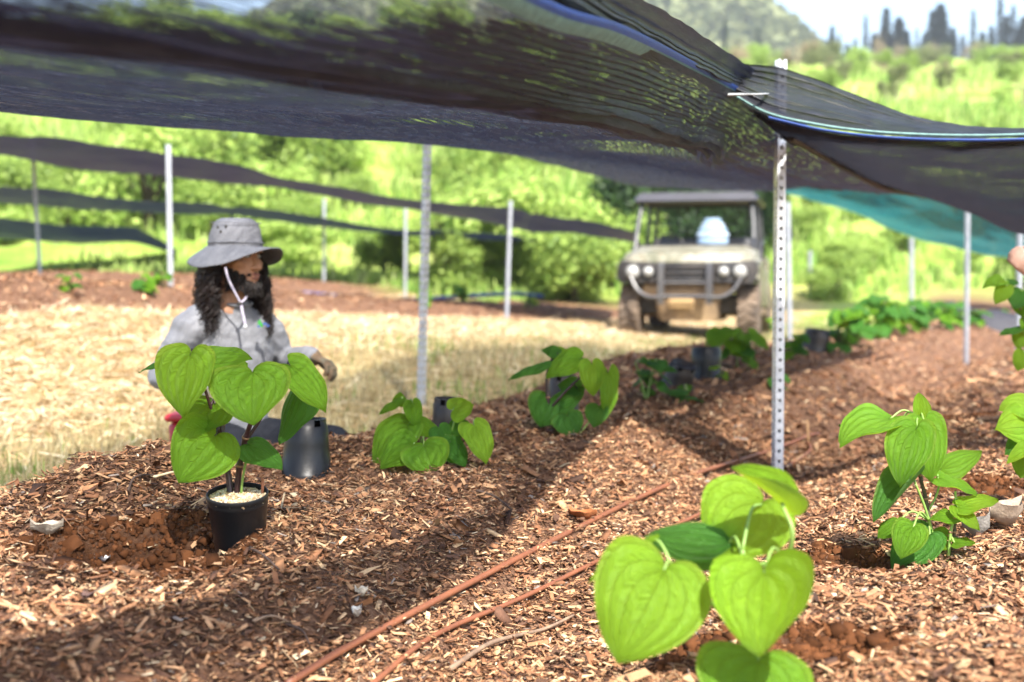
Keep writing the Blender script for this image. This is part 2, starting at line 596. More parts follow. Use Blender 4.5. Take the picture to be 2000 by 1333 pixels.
def blades(name, x, y, h, w, cols, lean, mat, label, cat):
    n = len(x)
    z = H(x, y)
    a = RNG.uniform(0, 6.28, n); la = RNG.uniform(0, 6.28, n); le = np.abs(RNG.normal(0, lean, n)) * h
    dx, dy = np.cos(a) * w / 2, np.sin(a) * w / 2
    lx, ly = np.cos(la) * le, np.sin(la) * le
    zz = np.sqrt(np.maximum(h * h - le * le, (.15 * h) ** 2))
    V = np.empty((n, 5, 3))
    V[:, 0] = np.stack([x - dx, y - dy, z - .02], 1); V[:, 1] = np.stack([x + dx, y + dy, z - .02], 1)
    V[:, 2] = np.stack([x + dx * .8 + lx * .35, y + dy * .8 + ly * .35, z + zz * .6], 1)
    V[:, 3] = np.stack([x - dx * .8 + lx * .35, y - dy * .8 + ly * .35, z + zz * .6], 1)
    V[:, 4] = np.stack([x + lx, y + ly, z + zz], 1)
    o4 = (np.arange(n) * 5)[:, None]
    FF = np.concatenate([np.concatenate([o4 + np.array([[0, 1, 2, 3]])]), np.concatenate([o4 + np.array([[3, 2, 4, 4]])])])
    # triangles need 3 corners: split into two tri lists
    T = np.concatenate([o4 + np.array([[0, 1, 2]]), o4 + np.array([[0, 2, 3]]), o4 + np.array([[3, 2, 4]])])
    ob = np_mesh(name, V.reshape(-1, 3), T, mat, np.repeat(cols, 5, 0))
    return tag(ob, label, cat, kind='stuff')

M_BLADE = col_mat('grass_blade', .6, .3, trans=.35)
# dry verge behind the near bed
x, y = scatter_xy(140000, 4.0, 22, .9, .42, .7)
m, s, so = regions(x, y); u, v = uv_of(x, y)
keep = (v < -2.6) & (v > -4.75 - .7 * fnoise(x, y)) & (RNG.random(len(x)) < (1 - m) * (1 - .75 * s))
x, y = x[keep], y[keep]; n = len(x)
GP = np.array([[.42, .34, .17], [.52, .44, .25], [.33, .25, .12], [.16, .24, .05], [.22, .32, .07], [.60, .53, .33]])
g = fnoise(x * 1.3 + 9, y * 1.3) > .18
ci = np.where(g & (RNG.random(n) < .6), RNG.choice([3, 4], n), RNG.choice([0, 1, 2, 5, 3], n, p=[.33, .27, .2, .14, .06]))
blades('verge_grass', x, y, RNG.uniform(.025, .11, n), RNG.uniform(.004, .009, n), GP[ci] * RNG.uniform(.75, 1.2, (n, 1)), .75, M_BLADE,
       'short dry grass with green tufts along the back of the near bed', 'grass')

# tall grass on the hillside
n = 80000
t = RNG.random(n)
y = 22 + 60 * t ** 1.6
x = (RNG.random(n) * 2 - 1) * (.42 * y + 2)
u, v = uv_of(x, y)
mm, ss, _s = regions(x, y)
dens = np.clip(.4 + 1.6 * fnoise(x * .22, y * .22), .0, 1)
keep = (RNG.random(n) < dens) & (mm < .3) & (ss < .3)
x, y = x[keep], y[keep]; n = len(x)
HP = np.array([[.37, .48, .13], [.27, .41, .09], [.45, .53, .19], [.19, .34, .06], [.54, .54, .29], [.42, .56, .13]])
pn = fnoise(x * .12 + 31, y * .12)
ci = np.where(pn > .2, RNG.choice([3, 1, 0], n), np.where(pn < -.25, RNG.choice([4, 2, 0], n), RNG.choice([0, 2, 5, 1], n)))
blades('tall_grass', x, y, RNG.uniform(.15, .55, n) * (.6 + .9 * sstep(22, 40, y)), RNG.uniform(.02, .06, n) * (1 + y / 60), HP[ci] * RNG.uniform(.75, 1.2, (n, 1)), .5, M_BLADE,
       'bright lime green tall grass covering the hillside', 'grass')

# ------------------------------------------------------------------ shrubs and trees
M_BARK = simple('bark', (.12, .085, .06), (.05, .035, .025), 14, .9, bmp=.6)

def leaf_mat(name, c1, c2, trans=.35):
    m, nt, out = new_mat(name)
    at = N(nt, 'ShaderNodeAttribute', attribute_name='Col')
    c = mixc(nt, at.outputs['Fac'], c1, c2)
    b = N(nt, 'ShaderNodeBsdfPrincipled', Roughness=.5)
    b.inputs['Specular IOR Level'].default_value = .35
    nt.links.new(c, b.inputs['Base Color'])
    t = N(nt, 'ShaderNodeBsdfTranslucent'); nt.links.new(c, t.inputs[0])
    mx = N(nt, 'ShaderNodeMixShader'); mx.inputs[0].default_value = trans
    nt.links.new(b.outputs[0], mx.inputs[1]); nt.links.new(t.outputs[0], mx.inputs[2])
    nt.links.new(mx.outputs[0], out.inputs[0])
    return m

LM = {'lime': leaf_mat('foliage_lime', (.22, .36, .055), (.50, .62, .16), .45),
      'green': leaf_mat('foliage_green', (.14, .24, .04), (.36, .48, .10), .42),
      'dark': leaf_mat('foliage_dark', (.012, .035, .010), (.05, .10, .025), .2),
      'olive': leaf_mat('foliage_olive', (.09, .12, .04), (.26, .28, .12), .3),
      'pine': leaf_mat('foliage_pine', (.010, .030, .020), (.035, .065, .045), .1),
      'dry': leaf_mat('foliage_dry', (.22, .16, .10), (.42, .34, .24), .2)}

def crown_mesh(name, nl, size, lumps, mat, flat=1.0):
    """leaf faces spread through a lumpy volume of unit radius, base at z=0"""
    ctr = []
    for i in range(lumps):
        a = random.uniform(0, 6.28); r = random.uniform(.2, .68); zz = random.uniform(.35, 1.35)
        ctr.append((r * math.cos(a), r * math.sin(a), zz, random.uniform(.28, .5)))
    ctr = np.array(ctr)
    k = RNG.integers(0, lumps, nl)
    d = RNG.normal(0, 1, (nl, 3)); d /= np.linalg.norm(d, axis=1)[:, None]
    rr = ctr[k, 3] * (RNG.random(nl) ** .45) * RNG.uniform(.85, 1.2, nl)
    p = ctr[k, :3] + d * rr[:, None]
    p[:, 2] = np.maximum(p[:, 2], .04) * flat
    nrm = d + RNG.normal(0, .6, (nl, 3)) + np.array([0, 0, .5]); nrm /= np.linalg.norm(nrm, axis=1)[:, None]
    a = np.cross(nrm, RNG.normal(0, 1, (nl, 3))); a /= np.linalg.norm(a, axis=1)[:, None]
    b = np.cross(nrm, a)
    s = size * RNG.uniform(.6, 1.4, nl)[:, None]
    V = np.stack([p - a * s, p + b * s * .45 - nrm * s * .15, p + a * s, p - b * s * .45 - nrm * s * .15], 1)
    F = (np.arange(nl) * 4)[:, None] + np.array([[0, 1, 2, 3]])
    col = np.repeat(np.clip(RNG.normal(.5, .3, (nl, 1)), 0, 1), 4, 0) * np.ones((1, 3))
    o = np_mesh(name, V.reshape(-1, 3), F, mat, col)
    COL.objects.unlink(o)
    me = o.data; bpy.data.objects.remove(o)
    tr = MB()
    tr.tube([(0, 0, -.15), (.02, 0, .35 * flat), (.0, .03, .8 * flat)], [.07, .05, .02], 7)
    for c_ in ctr[:6]:
        tr.tube([(0, 0, .3 * flat), (c_[0] * .6, c_[1] * .6, (c_[2] * .7 + .05) * flat), (c_[0], c_[1], c_[2] * flat)], [.04, .025, .01], 5)
    return me, tr.mesh(name + '_trunk', M_BARK)

PROTO = {}
for key, nl, size, lumps, mat, fl in [('shrub_lime', 1500, .085, 11, 'lime', .62), ('shrub_lime2', 1500, .075, 13, 'lime', .8),
                                      ('shrub_green', 1700, .075, 12, 'green', .75), ('shrub_green2', 1500, .09, 10, 'green', .9),
                                      ('tree_dark', 5200, .06, 17, 'dark', 1.0), ('tree_olive', 1700, .085, 12, 'olive', .9),
                                      ('tree_dry', 700, .06, 10, 'dry', 1.25)]:
    PROTO[key] = crown_mesh(key, int(nl * 2.3), size * .64, lumps, LM[mat], fl)

def plant_tree(kind, x, y, r, name, label, cat, group, zs=1.0, dz=0):
    t = thing(name, (x, y, Hs(x, y) - .05 * r + dz), label, cat, group)
    t.rotation_euler.z = random.uniform(0, 6.28)
    t.scale = (r, r, r * zs)
    cm, tm = PROTO[kind]
    for nm, me in (('crown', cm), ('trunk', tm)):
        o = bpy.data.objects.new(nm, me); COL.objects.link(o); o.parent = t
    return t

def in_view_xy(px, y):
    return (px - 1000) / FPX * y

# shrubs on the slope behind the field, left of the vehicle
for i in range(190):
    y = random.uniform(23.5, 30) if i < 20 else random.uniform(25, 62) if i < 140 else random.uniform(60, 110)
    px = random.uniform(-120, 1230)
    if px < 430 and y < 28: y += 6
    kind, lab, grp = random.choice([('shrub_lime', 'rounded lime shrub on the slope', 'lime shrubs on the slope'),
                                    ('shrub_lime2', 'tall lime shrub on the slope', 'taller lime shrubs on the slope'),
                                    ('shrub_green', 'bushy green shrub on the slope', 'mid green shrubs on the slope'),
                                    ('shrub_lime', 'rounded lime shrub on the slope', 'lime shrubs on the slope'),
                                    ('shrub_green2', 'upright green shrub on the slope', 'upright green shrubs on the slope')])
    big = random.random() < .5
    r_ = (random.uniform(.8, 1.9) if big else random.uniform(.4, .9)) * (1 + max(0, y - 40) / 50)
    zone = ('at far left' if px < 120 else 'left of the sunlit post' if px < 310 else 'behind the hat' if px < 500 else 'right of the hat' if px < 640 else
            'left of the notched post' if px < 830 else 'right of the notched post' if px < 990 else 'left of the vehicle')
    lab = ('large ' if big else 'small ') + lab.split(' on the slope')[0] + (' low on the slope ' if y < 42 else ' midway up the slope ' if y < 62 else ' high up the slope ') + zone
    plant_tree(kind, in_view_xy(px, y), y, r_, 'hillside_shrub', lab, 'shrub', grp, random.uniform(.8, 1.15))
for i in range(44):
    y = random.uniform(25.5, 48)
    px = random.uniform(1530, 2120)
    kind, lab, grp = random.choice([('shrub_lime', 'low lime shrub on the grassy slope right of the vehicle', 'low lime shrubs right of the vehicle'),
                                    ('shrub_green', 'low mid green shrub on the grassy slope right of the vehicle', 'low green shrubs right of the vehicle')])
    lab = lab.split(' on the')[0] + (' at the slope foot ' if y < 36 else ' higher on the slope ') + ('right of the near post' if px < 1680 else 'by the distant post' if px < 1850 else 'behind the slim steel post')
    plant_tree(kind, in_view_xy(px, y), y, random.uniform(.35, .9), 'slope_shrub', lab, 'shrub', grp, .8)
# dark tree standing behind the vehicle roof
plant_tree('tree_dark', in_view_xy(1300, 30), 30, 1.75, 'shade_tree', 'big dark green tree right behind the vehicle roof', 'tree', None, .85)
plant_tree('tree_dark', in_view_xy(1445, 31), 31, 1.3, 'shade_tree', 'smaller dark tree added behind the vehicle cab to darken its right side', 'tree', None, .85)  # added so the cab openings read darker
for (px, y, r) in [(930, 60, 2.0), (560, 64, 2.2), (850, 62, 1.6), (170, 58, 1.6)]:
    plant_tree('tree_dark', in_view_xy(px, y), y, r, 'dark_tree', 'dark green bushy tree among lime shrubs, ' + {930: 'left of the mid-field post', 560: 'above and right of the hat', 850: 'right behind the notched post', 170: 'at far left between two posts'}[px], 'tree', 'dark trees among lime shrubs', .8)
# wooded upper slope
for i in range(120):
    y = random.uniform(80, 290) if i % 2 else random.uniform(48, 110)
    px = random.uniform(1350, 2080) if i < 98 else random.uniform(-50, 1350)
    kind, lab, grp = random.choice([('tree_olive', 'olive green tree on the wooded upper slope', 'olive trees of the upper slope'),
                                    ('shrub_green2', 'fresh green tree on the wooded upper slope', 'green trees of the upper slope'),
                                    ('shrub_lime2', 'pale lime tree on the wooded upper slope', 'lime trees of the upper slope'),
                                    ('tree_olive', 'olive green tree on the wooded upper slope', 'olive trees of the upper slope'),
                                    ('tree_dry', 'bare greyish tree on the wooded upper slope', 'bare trees of the upper slope')])
    plant_tree(kind, in_view_xy(px, y), y, random.uniform(.006, .0125) * y, 'slope_tree', lab.split(' on the')[0] + (' low on' if y < 80 else ' halfway up' if y < 150 else ' near the top of') + ' the wooded slope ' + ('seen through the thin cloth' if px < 1300 else 'left of the near post' if px < 1540 else 'right of the near post' if px < 1720 else 'below the middle pines' if px < 1880 else 'at the right edge'), 'tree', grp)
# tree cover of the far ridge, reads as one mass
nl = 26000
rx = RNG.uniform(-200, 200, nl); ry = RNG.uniform(400, 545, nl)
rz = H(rx, ry) + RNG.uniform(0, 5, nl)
d = RNG.normal(0, 1, (nl, 3)); d[:, 2] = np.abs(d[:, 2]) + .3; d /= np.linalg.norm(d, axis=1)[:, None]
a = np.cross(d, RNG.normal(0, 1, (nl, 3))); a /= np.linalg.norm(a, axis=1)[:, None]; b_ = np.cross(d, a)
s = RNG.uniform(1.2, 3.2, nl)[:, None]; p = np.stack([rx, ry, rz], 1)
tag(np_mesh('ridge_forest', np.stack([p - a * s, p + b_ * s, p + a * s, p - b_ * s], 1).reshape(-1, 3), (np.arange(nl) * 4)[:, None] + np.array([[0, 1, 2, 3]]),
            LM['olive'], np.repeat(RNG.random((nl, 1)), 4, 0) * np.ones((1, 3))), 'hazy grey green forest on the far ridge', 'forest', kind='stuff')

# columnar pines on the skyline
def conifer_mesh(name, hgt, wid, dens):
    V = []; Fc = []; C = []
    z = hgt * .10
    while z < hgt * .985:
        f = z / hgt
        rad = wid * (1.02 - f) ** .75 * (.75 + .5 * random.random())
        for k in range(dens):
            a = random.uniform(0, 6.28); r = rad * random.uniform(.6, 1.1)
            for q in range(3):
                rr = r * (q + 1) / 3; s = wid * .33 * random.uniform(.7, 1.2)
                c = Vector((rr * math.cos(a), rr * math.sin(a), z + .12 * rr + random.uniform(-.2, .2)))
                t = Vector((math.cos(a), math.sin(a), .25)); w = Vector((-math.sin(a), math.cos(a), random.uniform(-.5, .5)))
                i = len(V)
                V += [c - t * s * .6, c + w * s * .45, c + t * s, c - w * s * .45]
                Fc.append((i, i + 1, i + 2, i + 3)); g = random.random(); C += [(g, g, g)] * 4
        z += hgt / 46 * random.uniform(.8, 1.2)
    o = np_mesh(name, np.array([tuple(v) for v in V]), np.array(Fc), LM['pine'], np.array(C))
    COL.objects.unlink(o); me = o.data; bpy.data.objects.remove(o)
    tr = MB(); tr.tube([(0, 0, -1), (.1, 0, hgt * .5), (0, 0, hgt)], [.32, .2, .04], 7)
    return me, tr.mesh(name + '_trunk', M_BARK)

CON = [conifer_mesh('pine_dense', 15, 3.4, 10), conifer_mesh('pine_thin', 15, 1.7, 6), conifer_mesh('pine_mid', 15, 2.5, 8)]
PINES = [(1625, 55, 125, 2), (1640, 70, 125, 1), (1690, 35, 130, 1), (1725, 60, 130, 0), (1730, 20, 130, 2), (1755, 40, 128, 0), (1790, 60, 120, 1),
         (1820, 25, 125, 2), (1835, 15, 130, 0), (1845, 30, 130, 1), (1900, 25, 115, 1), (1952, 0, 125, 1), (1965, 35, 130, 2), (1978, 15, 120, 1), (1990, 60, 130, 0),
         (1415, 40, 115, 1), (1480, 60, 125, 1), (1655, 90, 135, 0), (2015, 10, 130, 2), (1708, 70, 130, 0), (1770, 65, 130, 0), (1860, 60, 130, 0), (1935, 55, 130, 2), (1620, 85, 135, 0), (1670, 80, 135, 2), (1742, 75, 135, 0), (1806, 70, 135, 0), (1880, 72, 135, 2), (1918, 68, 135, 0), (1998, 40, 135, 0)]
words = ['first', 'second', 'third', 'fourth', 'fifth', 'sixth', 'seventh', 'eighth', 'ninth', 'tenth', 'eleventh', 'twelfth', 'thirteenth', 'fourteenth', 'fifteenth', 'sixteenth', 'seventeenth', 'eighteenth', 'nineteenth', 'twentieth', 'twenty-first', 'twenty-second', 'twenty-third', 'twenty-fourth', 'twenty-fifth', 'twenty-sixth', 'twenty-seventh', 'twenty-eighth', 'twenty-ninth', 'thirtieth', 'thirty-first', 'thirty-second']
for (px, top, base, k) in PINES:
    d = 285.0
    p = P(px, base, d)
    gz = Hs(p.x, p.y)
    ht = P(px, top, d).z - gz + 1
    t = thing('pine_tree', (p.x, p.y, gz - .5), '%s dark skyline pine, %s from the left' % ({0: 'broad dense', 1: 'thin', 2: 'medium wide'}[k], words[[q[0] for q in sorted(PINES)].index(px)]), 'tree', 'pines on the skyline')
    s = ht / 15
    t.scale = (s, s, s); t.rotation_euler.z = random.uniform(0, 6)
    for nm, me in (('crown', CON[k][0]), ('trunk', CON[k][1])):
        o = bpy.data.objects.new(nm, me); COL.objects.link(o); o.parent = t
# ------------------------------------------------------------------ posts
M_GALV = simple('galvanised_steel', (.80, .82, .85), (.60, .62, .66), 30, .38, .35, bmp=.15, bscale=200)

def post_mesh(h, w=.034, th=.003, pitch=.038, hole=.013):
    m = MB()
    hw = w / 2
    for k in range(4):
        R = Matrix.Rotation(k * math.pi / 2, 3, 'Z')
        sw = (w - hole) / 2
        for sg in (-1, 1):
            m.box(R @ Vector((sg * (hole / 2 + sw / 2 - (.0016 if sg > 0 else 0)), -hw + th / 2, h / 2)), (sw - .003, th, h), 0, R)
        z = .02
        while z < h - .02:
            m.box(R @ Vector((0, -hw + th / 2 + .0004, z)), (hole + .002, th * .9, pitch - hole), 0, R)
            z += pitch
    return m.mesh('steel_post', M_GALV, smooth=False)

POST_ME = {}
def post(top, base, d, label, yaw=.3, h_extra=.12, group=None, w=.034):
    a = P(*top, d); b = P(*base, d)
    gz = Hs(b.x, b.y)
    b2 = Vector((b.x, b.y, min(b.z, gz))) - Vector((0, 0, h_extra))
    ax = a - b2
    L = ax.length
    key = (round(L, 1), w)
    if key not in POST_ME:
        POST_ME[key] = post_mesh(key[0], w)
        if d > 6: POST_ME[key].materials[0] = M_GALV2
    o = bpy.data.objects.new('fence_post', POST_ME[key]); COL.objects.link(o)
    o.name = 'steel_post'
    o.location = b2
    q = Vector((0, 0, 1)).rotation_difference(ax.normalized())
    o.rotation_mode = 'QUATERNION'
    o.rotation_quaternion = q @ Quaternion((0, 0, 1), yaw)
    o.scale = (1, 1, L / key[0])
    return tag(o, label, 'post', group)

M_GALV2 = simple('weathered_steel', (.46, .48, .52), (.30, .32, .36), 14, .5, .4, bmp=.15, bscale=200)
_, dpost = hit(1518, 928)
dpost = max(4.6, min(5.4, dpost))
post((1525, 118), (1518, 928), dpost, 'near perforated steel post standing beside the orange hose', .25, w=.035)
post((1890, 380), (1887, 716), hit(1887, 714)[1], 'slim steel post standing on mulch behind the right-hand plants', .5)
post((835, 262), (821, 800), 7.4, 'galvanised post with notched edges behind the low plant, right of the man', .78)
post((328, 283), (334, 612), 12.7, 'white sunlit steel post just behind the man wearing the hat', .4, w=.040)
post((62, 268), (82, 580), 13.3, 'leaning steel post at the far left edge of the field', .4, w=.034)
post((633, 388), (632, 580), 22, 'thin faint post behind the blue pipe, right of the man', .4, w=.036)
post((792, 400), (791, 594), 21.5, 'thin post by the blue pipe, left of the notched post', .4, w=.036)
post((997, 393), (988, 636), 17, 'pale steel post in the middle of the field, left of the vehicle', .4, w=.038)
post((1131, 440), (1130, 565), 27, 'very faint far post between the mid-field post and the vehicle', .4, w=.05)
post((1538, 395), (1543, 650), 15.5, 'leaning post directly behind the near perforated post', .4, w=.045)
post((1780, 465), (1780, 618), 23, 'distant post under the teal net, right of the vehicle', .4, w=.055)
post((1582, 490), (1582, 618), 26, 'faint distant post on the grass between vehicle and teal net', .4, w=.05)
post((1992, 440), (1988, 725), 11.0, 'steel post at the right edge beside the hand', .4)

# ------------------------------------------------------------------ shade cloth
def cloth_mat(name, base, lo, hi, sx, sy, trans=.35, rough=.5, tm=(2.6, 3.2, 4.6)):
    m, nt, out = new_mat(name)
    tc = N(nt, 'ShaderNodeTexCoord')
    mp = N(nt, 'ShaderNodeMapping'); mp.inputs['Scale'].default_value = (sx, sy, 1)
    nt.links.new(tc.outputs['UV'], mp.inputs[0])
    n1 = N(nt, 'ShaderNodeTexNoise', Scale=1.0, Detail=4, Roughness=.7); nt.links.new(mp.outputs[0], n1.inputs['Vector'])
    mp2 = N(nt, 'ShaderNodeMapping'); mp2.inputs['Scale'].default_value = (2.2, 5.0, 1)
    nt.links.new(tc.outputs['UV'], mp2.inputs[0])
    n2 = N(nt, 'ShaderNodeTexNoise', Scale=1.0, Detail=5, Roughness=.6); nt.links.new(mp2.outputs[0], n2.inputs['Vector'])
    f = mth(nt, 'ADD', mth(nt, 'MULTIPLY', n1.outputs['Fac'], .75), mth(nt, 'MULTIPLY', n2.outputs['Fac'], .25))
    mr = N(nt, 'ShaderNodeMapRange'); mr.inputs[1].default_value = .40; mr.inputs[2].default_value = .60
    mr.inputs[3].default_value = lo; mr.inputs[4].default_value = hi
    nt.links.new(f, mr.inputs[0])
    dn = N(nt, 'ShaderNodeAttribute', attribute_name='Col')
    opac = mth(nt, 'MINIMUM', mth(nt, 'ADD', mr.outputs[0], dn.outputs['Fac']), 1.0)
    b = N(nt, 'ShaderNodeBsdfPrincipled', Roughness=rough)
    nt.links.new(ramp(nt, f, [(.40, tuple(c * .35 for c in base)), (.52, tuple(c * 1.2 for c in base)), (.62, tuple(c * 4.5 for c in base))]), b.inputs['Base Color'])
    nt.links.new(bump(nt, n1.outputs['Fac'], .5, .003), b.inputs['Normal'])
    t = N(nt, 'ShaderNodeBsdfTranslucent'); t.inputs[0].default_value = (*[min(1, c * q) for c, q in zip(base, tm)], 1)
    mx = N(nt, 'ShaderNodeMixShader'); mx.inputs[0].default_value = trans
    nt.links.new(b.outputs[0], mx.inputs[1]); nt.links.new(t.outputs[0], mx.inputs[2])
    tr = N(nt, 'ShaderNodeBsdfTransparent')
    m2 = N(nt, 'ShaderNodeMixShader')
    nt.links.new(opac, m2.inputs[0]); nt.links.new(tr.outputs[0], m2.inputs[1]); nt.links.new(mx.outputs[0], m2.inputs[2])
    nt.links.new(m2.outputs[0], out.inputs[0])
    return m

M_CLOTH = cloth_mat('black_shade_cloth', (.008, .0085, .012), .20, .70, 10, 130, .34, tm=(2.0, 2.5, 3.8))
M_CLOTH_B = cloth_mat('black_shade_cloth_thin', (.010, .0095, .012), .22, .60, 120, 12, .3, tm=(2.2, 2.3, 2.8))
M_CLOTH_D = cloth_mat('black_shade_cloth_dense', (.010, .010, .013), .93, 1.0, 9, 220, .2)
M_CLOTH_T = cloth_mat('black_shade_cloth_single', (.020, .020, .026), .30, .72, 10, 170, .3)
M_CLOTH_F = cloth_mat('black_shade_cloth_far', (.009, .010, .016), .965, 1.0, 5, 60, .2)
M_TEAL = cloth_mat('teal_net', (.008, .085, .10), .92, 1.0, 30, 12, .5, tm=(1.6, 1.6, 1.6))
M_BLUE = simple('blue_selvedge', (.014, .06, .28), (.010, .04, .20), 60, .55, bmp=.4, bscale=500)
M_GREENEDGE = simple('pale_green_selvedge', (.16, .30, .28), (.09, .18, .17), 60, .55, bmp=.4, bscale=500)

def sheet(name, cols, nu, nt_, mat, parent=None, wrinkle=None, uvs=1.0, cut=None, dens=None):
    """cols: list of cross lines (each a list of points); smooth grid through them"""
    fine = [catmull(c, nt_) for c in cols]
    rows = list(zip(*[fine[i] for i in range(len(fine))]))
    grid = [catmull(list(r), nu) for r in rows]          # grid[across][along]
    G = np.array([[tuple(p) for p in r] for r in grid])
    A, L = G.shape[:2]
    al = np.concatenate([[0], np.cumsum(np.linalg.norm(np.diff(G.mean(0), axis=0), axis=1))])
    ac = np.concatenate([[0], np.cumsum(np.linalg.norm(np.diff(G.mean(1), axis=0), axis=1))])
    UU, VV = np.meshgrid(al, ac)
    if wrinkle: G = wrinkle(G, UU, VV)
    off = np.array(parent_origin(parent)) if parent else 0
    idx = np.arange(A * L).reshape(A, L)
    Fq = np.stack([idx[:-1, :-1], idx[:-1, 1:], idx[1:, 1:], idx[1:, :-1]], -1).reshape(-1, 4)
    if cut is not None:
        Fq = Fq[~cut(G.reshape(-1, 3)[Fq].mean(1))]
    o = np_mesh(name, G.reshape(-1, 3) - off, Fq, mat, None if dens is None else np.repeat(dens(np.repeat(np.arange(A), L) / nt_, G.reshape(-1, 3))[:, None], 3, 1), smooth=True, parent=parent)
    uvl = o.data.uv_layers.new(name='UVMap')
    uvv = np.stack([UU.ravel(), VV.ravel()], 1)[Fq.ravel()].astype(np.float32)
    uvl.data.foreach_set('uv', uvv.ravel())
    return o

def W(u, v, z):
    x, y = xy_of(u, v)
    return Vector((x, y, z))

# near cloth: hangs from its blue selvedge, sags in a roll, then reaches to the far post row
clothA = thing('shade_cloth', W(5, -1, 0), 'large black shade cloth sagging over the near bed and the man', 'shade cloth')
NEAR = [(-1.2, -.62, 1.13), (.3, -.64, 1.13), (1.76, -.71, 1.126), (2.47, -.76, 1.18), (4.51, -1.06, 1.36), (6.0, -.98, 1.31), (8.6, -.92, 1.30), (11, -.9, 1.36), (14, -.9, 1.42), (18, -.9, 1.5)]
SAG = []
for (px, py, v, d0) in [(0, 85, -1.1, 0), (500, 142, -1.0, 0), (800, 190, -.95, 0), (1100, 232, -.9, 0), (1400, 262, -.87, 0)]:
    Y = v / (VD[0] * (px - 1000) / FPX + VD[1])
    p = P(px, py, Y); SAG.append(p)
def sag_at(i):
    u = NEAR[i][0]
    return u
SAGW = [uv_of(p.x, p.y) + (p.z,) for p in SAG]
su = np.array([s[0] for s in SAGW]); sv = np.array([s[1] for s in SAGW]); sz = np.array([s[2] for s in SAGW])
FARE = [(0, 215), (400, 240), (830, 273), (1000, 303), (1250, 368), (1400, 372), (1560, 376)]
fa = []
for (px, py) in FARE:
    Y = -3.3 / (VD[0] * (px - 1000) / FPX + VD[1])
    p = P(px, py, Y); u, v = uv_of(p.x, p.y); fa.append((u, p.z))
fu = np.array([f[0] for f in fa]); fz = np.array([f[1] for f in fa])
cols = []
for (u, v, z) in [(-1.2, 0, 0), (.2, 0, 0), (1.0, 0, 0), (1.6, 0, 0), (2.1, 0, 0), (2.7, 0, 0), (3.3, 0, 0), (3.9, 0, 0), (4.6, 0, 0), (5.6, 0, 0), (7, 0, 0), (9, 0, 0), (10.8, 0, 0)]:
    nu_ = [n[0] for n in NEAR]
    nv = np.interp(u, nu_, [n[1] for n in NEAR]); nz = np.interp(u, nu_, [n[2] for n in NEAR])
    if u < su[-1]:
        s_v = np.interp(u, su, sv); s_z = np.interp(u, su, sz)
    else:
        k = min(1, (u - su[-1]) / 2.5)
        s_v = sv[-1] * (1 - k) + (-1.5) * k; s_z = np.interp(u, [su[-1], su[-1] + 2, 9, 10.8], [sz[-1], 1.22, 1.34, 1.42])
    if u < 1.5: s_v = min(s_v, -1.05)
    f_z = np.interp(u, fu, fz)
    s_v = min(s_v, nv - .12)
    cols.append([W(u, nv, nz), W(u, (nv * .5 + s_v * .5), nz * .42 + s_z * .58 - .01), W(u, s_v, s_z), W(u, s_v - .35, s_z + .045), W(u, -2.4, (s_z + f_z) / 2 - .01), W(u, -3.3, f_z)])

def wrA(G, U, V):
    # end hem hangs a little uneven
    A, L = G.shape[:2]
    t = np.linspace(0, 5, A)[:, None] * np.ones((1, L))
    pl = np.exp(-((t - 1.8) / .55) ** 2)
    G = G.copy()
    G[..., 2] += pl * .011 * np.sin(V * 2 * math.pi / .045 + 3 * fnoise(U * 1.3, V * 3)) + .0055 * np.sin(V * 2 * math.pi / .024 + 5 * fnoise(U * 2, V * 5)) * sstep(1.0, 2.0, t) + .0048 * np.sin(V * 2 * math.pi / .019 + 4 * fnoise(U * 2.5, V * 6)) * sstep(.1, .5, t) * (1 - sstep(1.2, 1.9, t)) * sstep(1.0, 2.2, U - 1.2)
    G[..., 2] += .02 * fnoise(U * 1.6, V * 2.2) * np.clip(t, 0, 1)
    return G
def gapA(C):
    # slot behind the roll, cut out of view to let sun onto mulch and pot
    u, v = uv_of(C[:, 0], C[:, 1])
    s_v = np.interp(u, su, sv)
    q = C - np.array([0, 0, CAM_Z])
    dd = q @ np.array(_F); px = 1000 + FPX * q[:, 0] / np.maximum(dd, .01); py = 666.5 - FPX * (q @ np.array(_U)) / np.maximum(dd, .01)
    ys = np.interp(px, [0, 500, 800, 1100, 1400], [85, 142, 190, 232, 262])
    return (v < s_v - .03) & (v > -2.7) & (u < 2.9) & ((py < ys - 5) | (px < -25) | (dd < .3))
def dense_from(C):
    u, v = uv_of(C[:, 0], C[:, 1])
    return 1.4 - 1.6 * sstep(1.2, 2.1, u)
def densA(t, C):
    k = dense_from(C)
    u, v = uv_of(C[:, 0], C[:, 1])
    return .06 + .52 * sstep(-.5, .25, t - k) * (1 - sstep(2.03, 2.3, t)) + .12 * sstep(1.55, 1.8, t) * (1 - sstep(2.03, 2.25, t)) + .10 * sstep(3.2, 4.2, t) * (1 - .9 * sstep(3.0, 3.6, u) * (1 - sstep(5.2, 6.2, u))) + .34 * sstep(2.7, 3.4, u) * sstep(1.9, 2.3, t) * (1 - sstep(3.3, 4.1, t))
sheet('canopy', cols, 8, 135, M_CLOTH, clothA, wrA, cut=gapA, dens=densA)

def strip_along(pts, w0, w1, name, mat, parent, n=10):
    """narrow tape of fabric along a line; w0, w1 offsets across"""
    c = catmull(pts, n)
    m = MB(); rows = [[], [], []]
    for i, p in enumerate(c):
        rows[0].append(p + Vector(w0)); rows[1].append(p + (Vector(w0) + Vector(w1)) * .5 + Vector((0, -.006, 0))); rows[2].append(p + Vector(w1))
    m.grid(rows)
    return m.build(name, mat, parent)

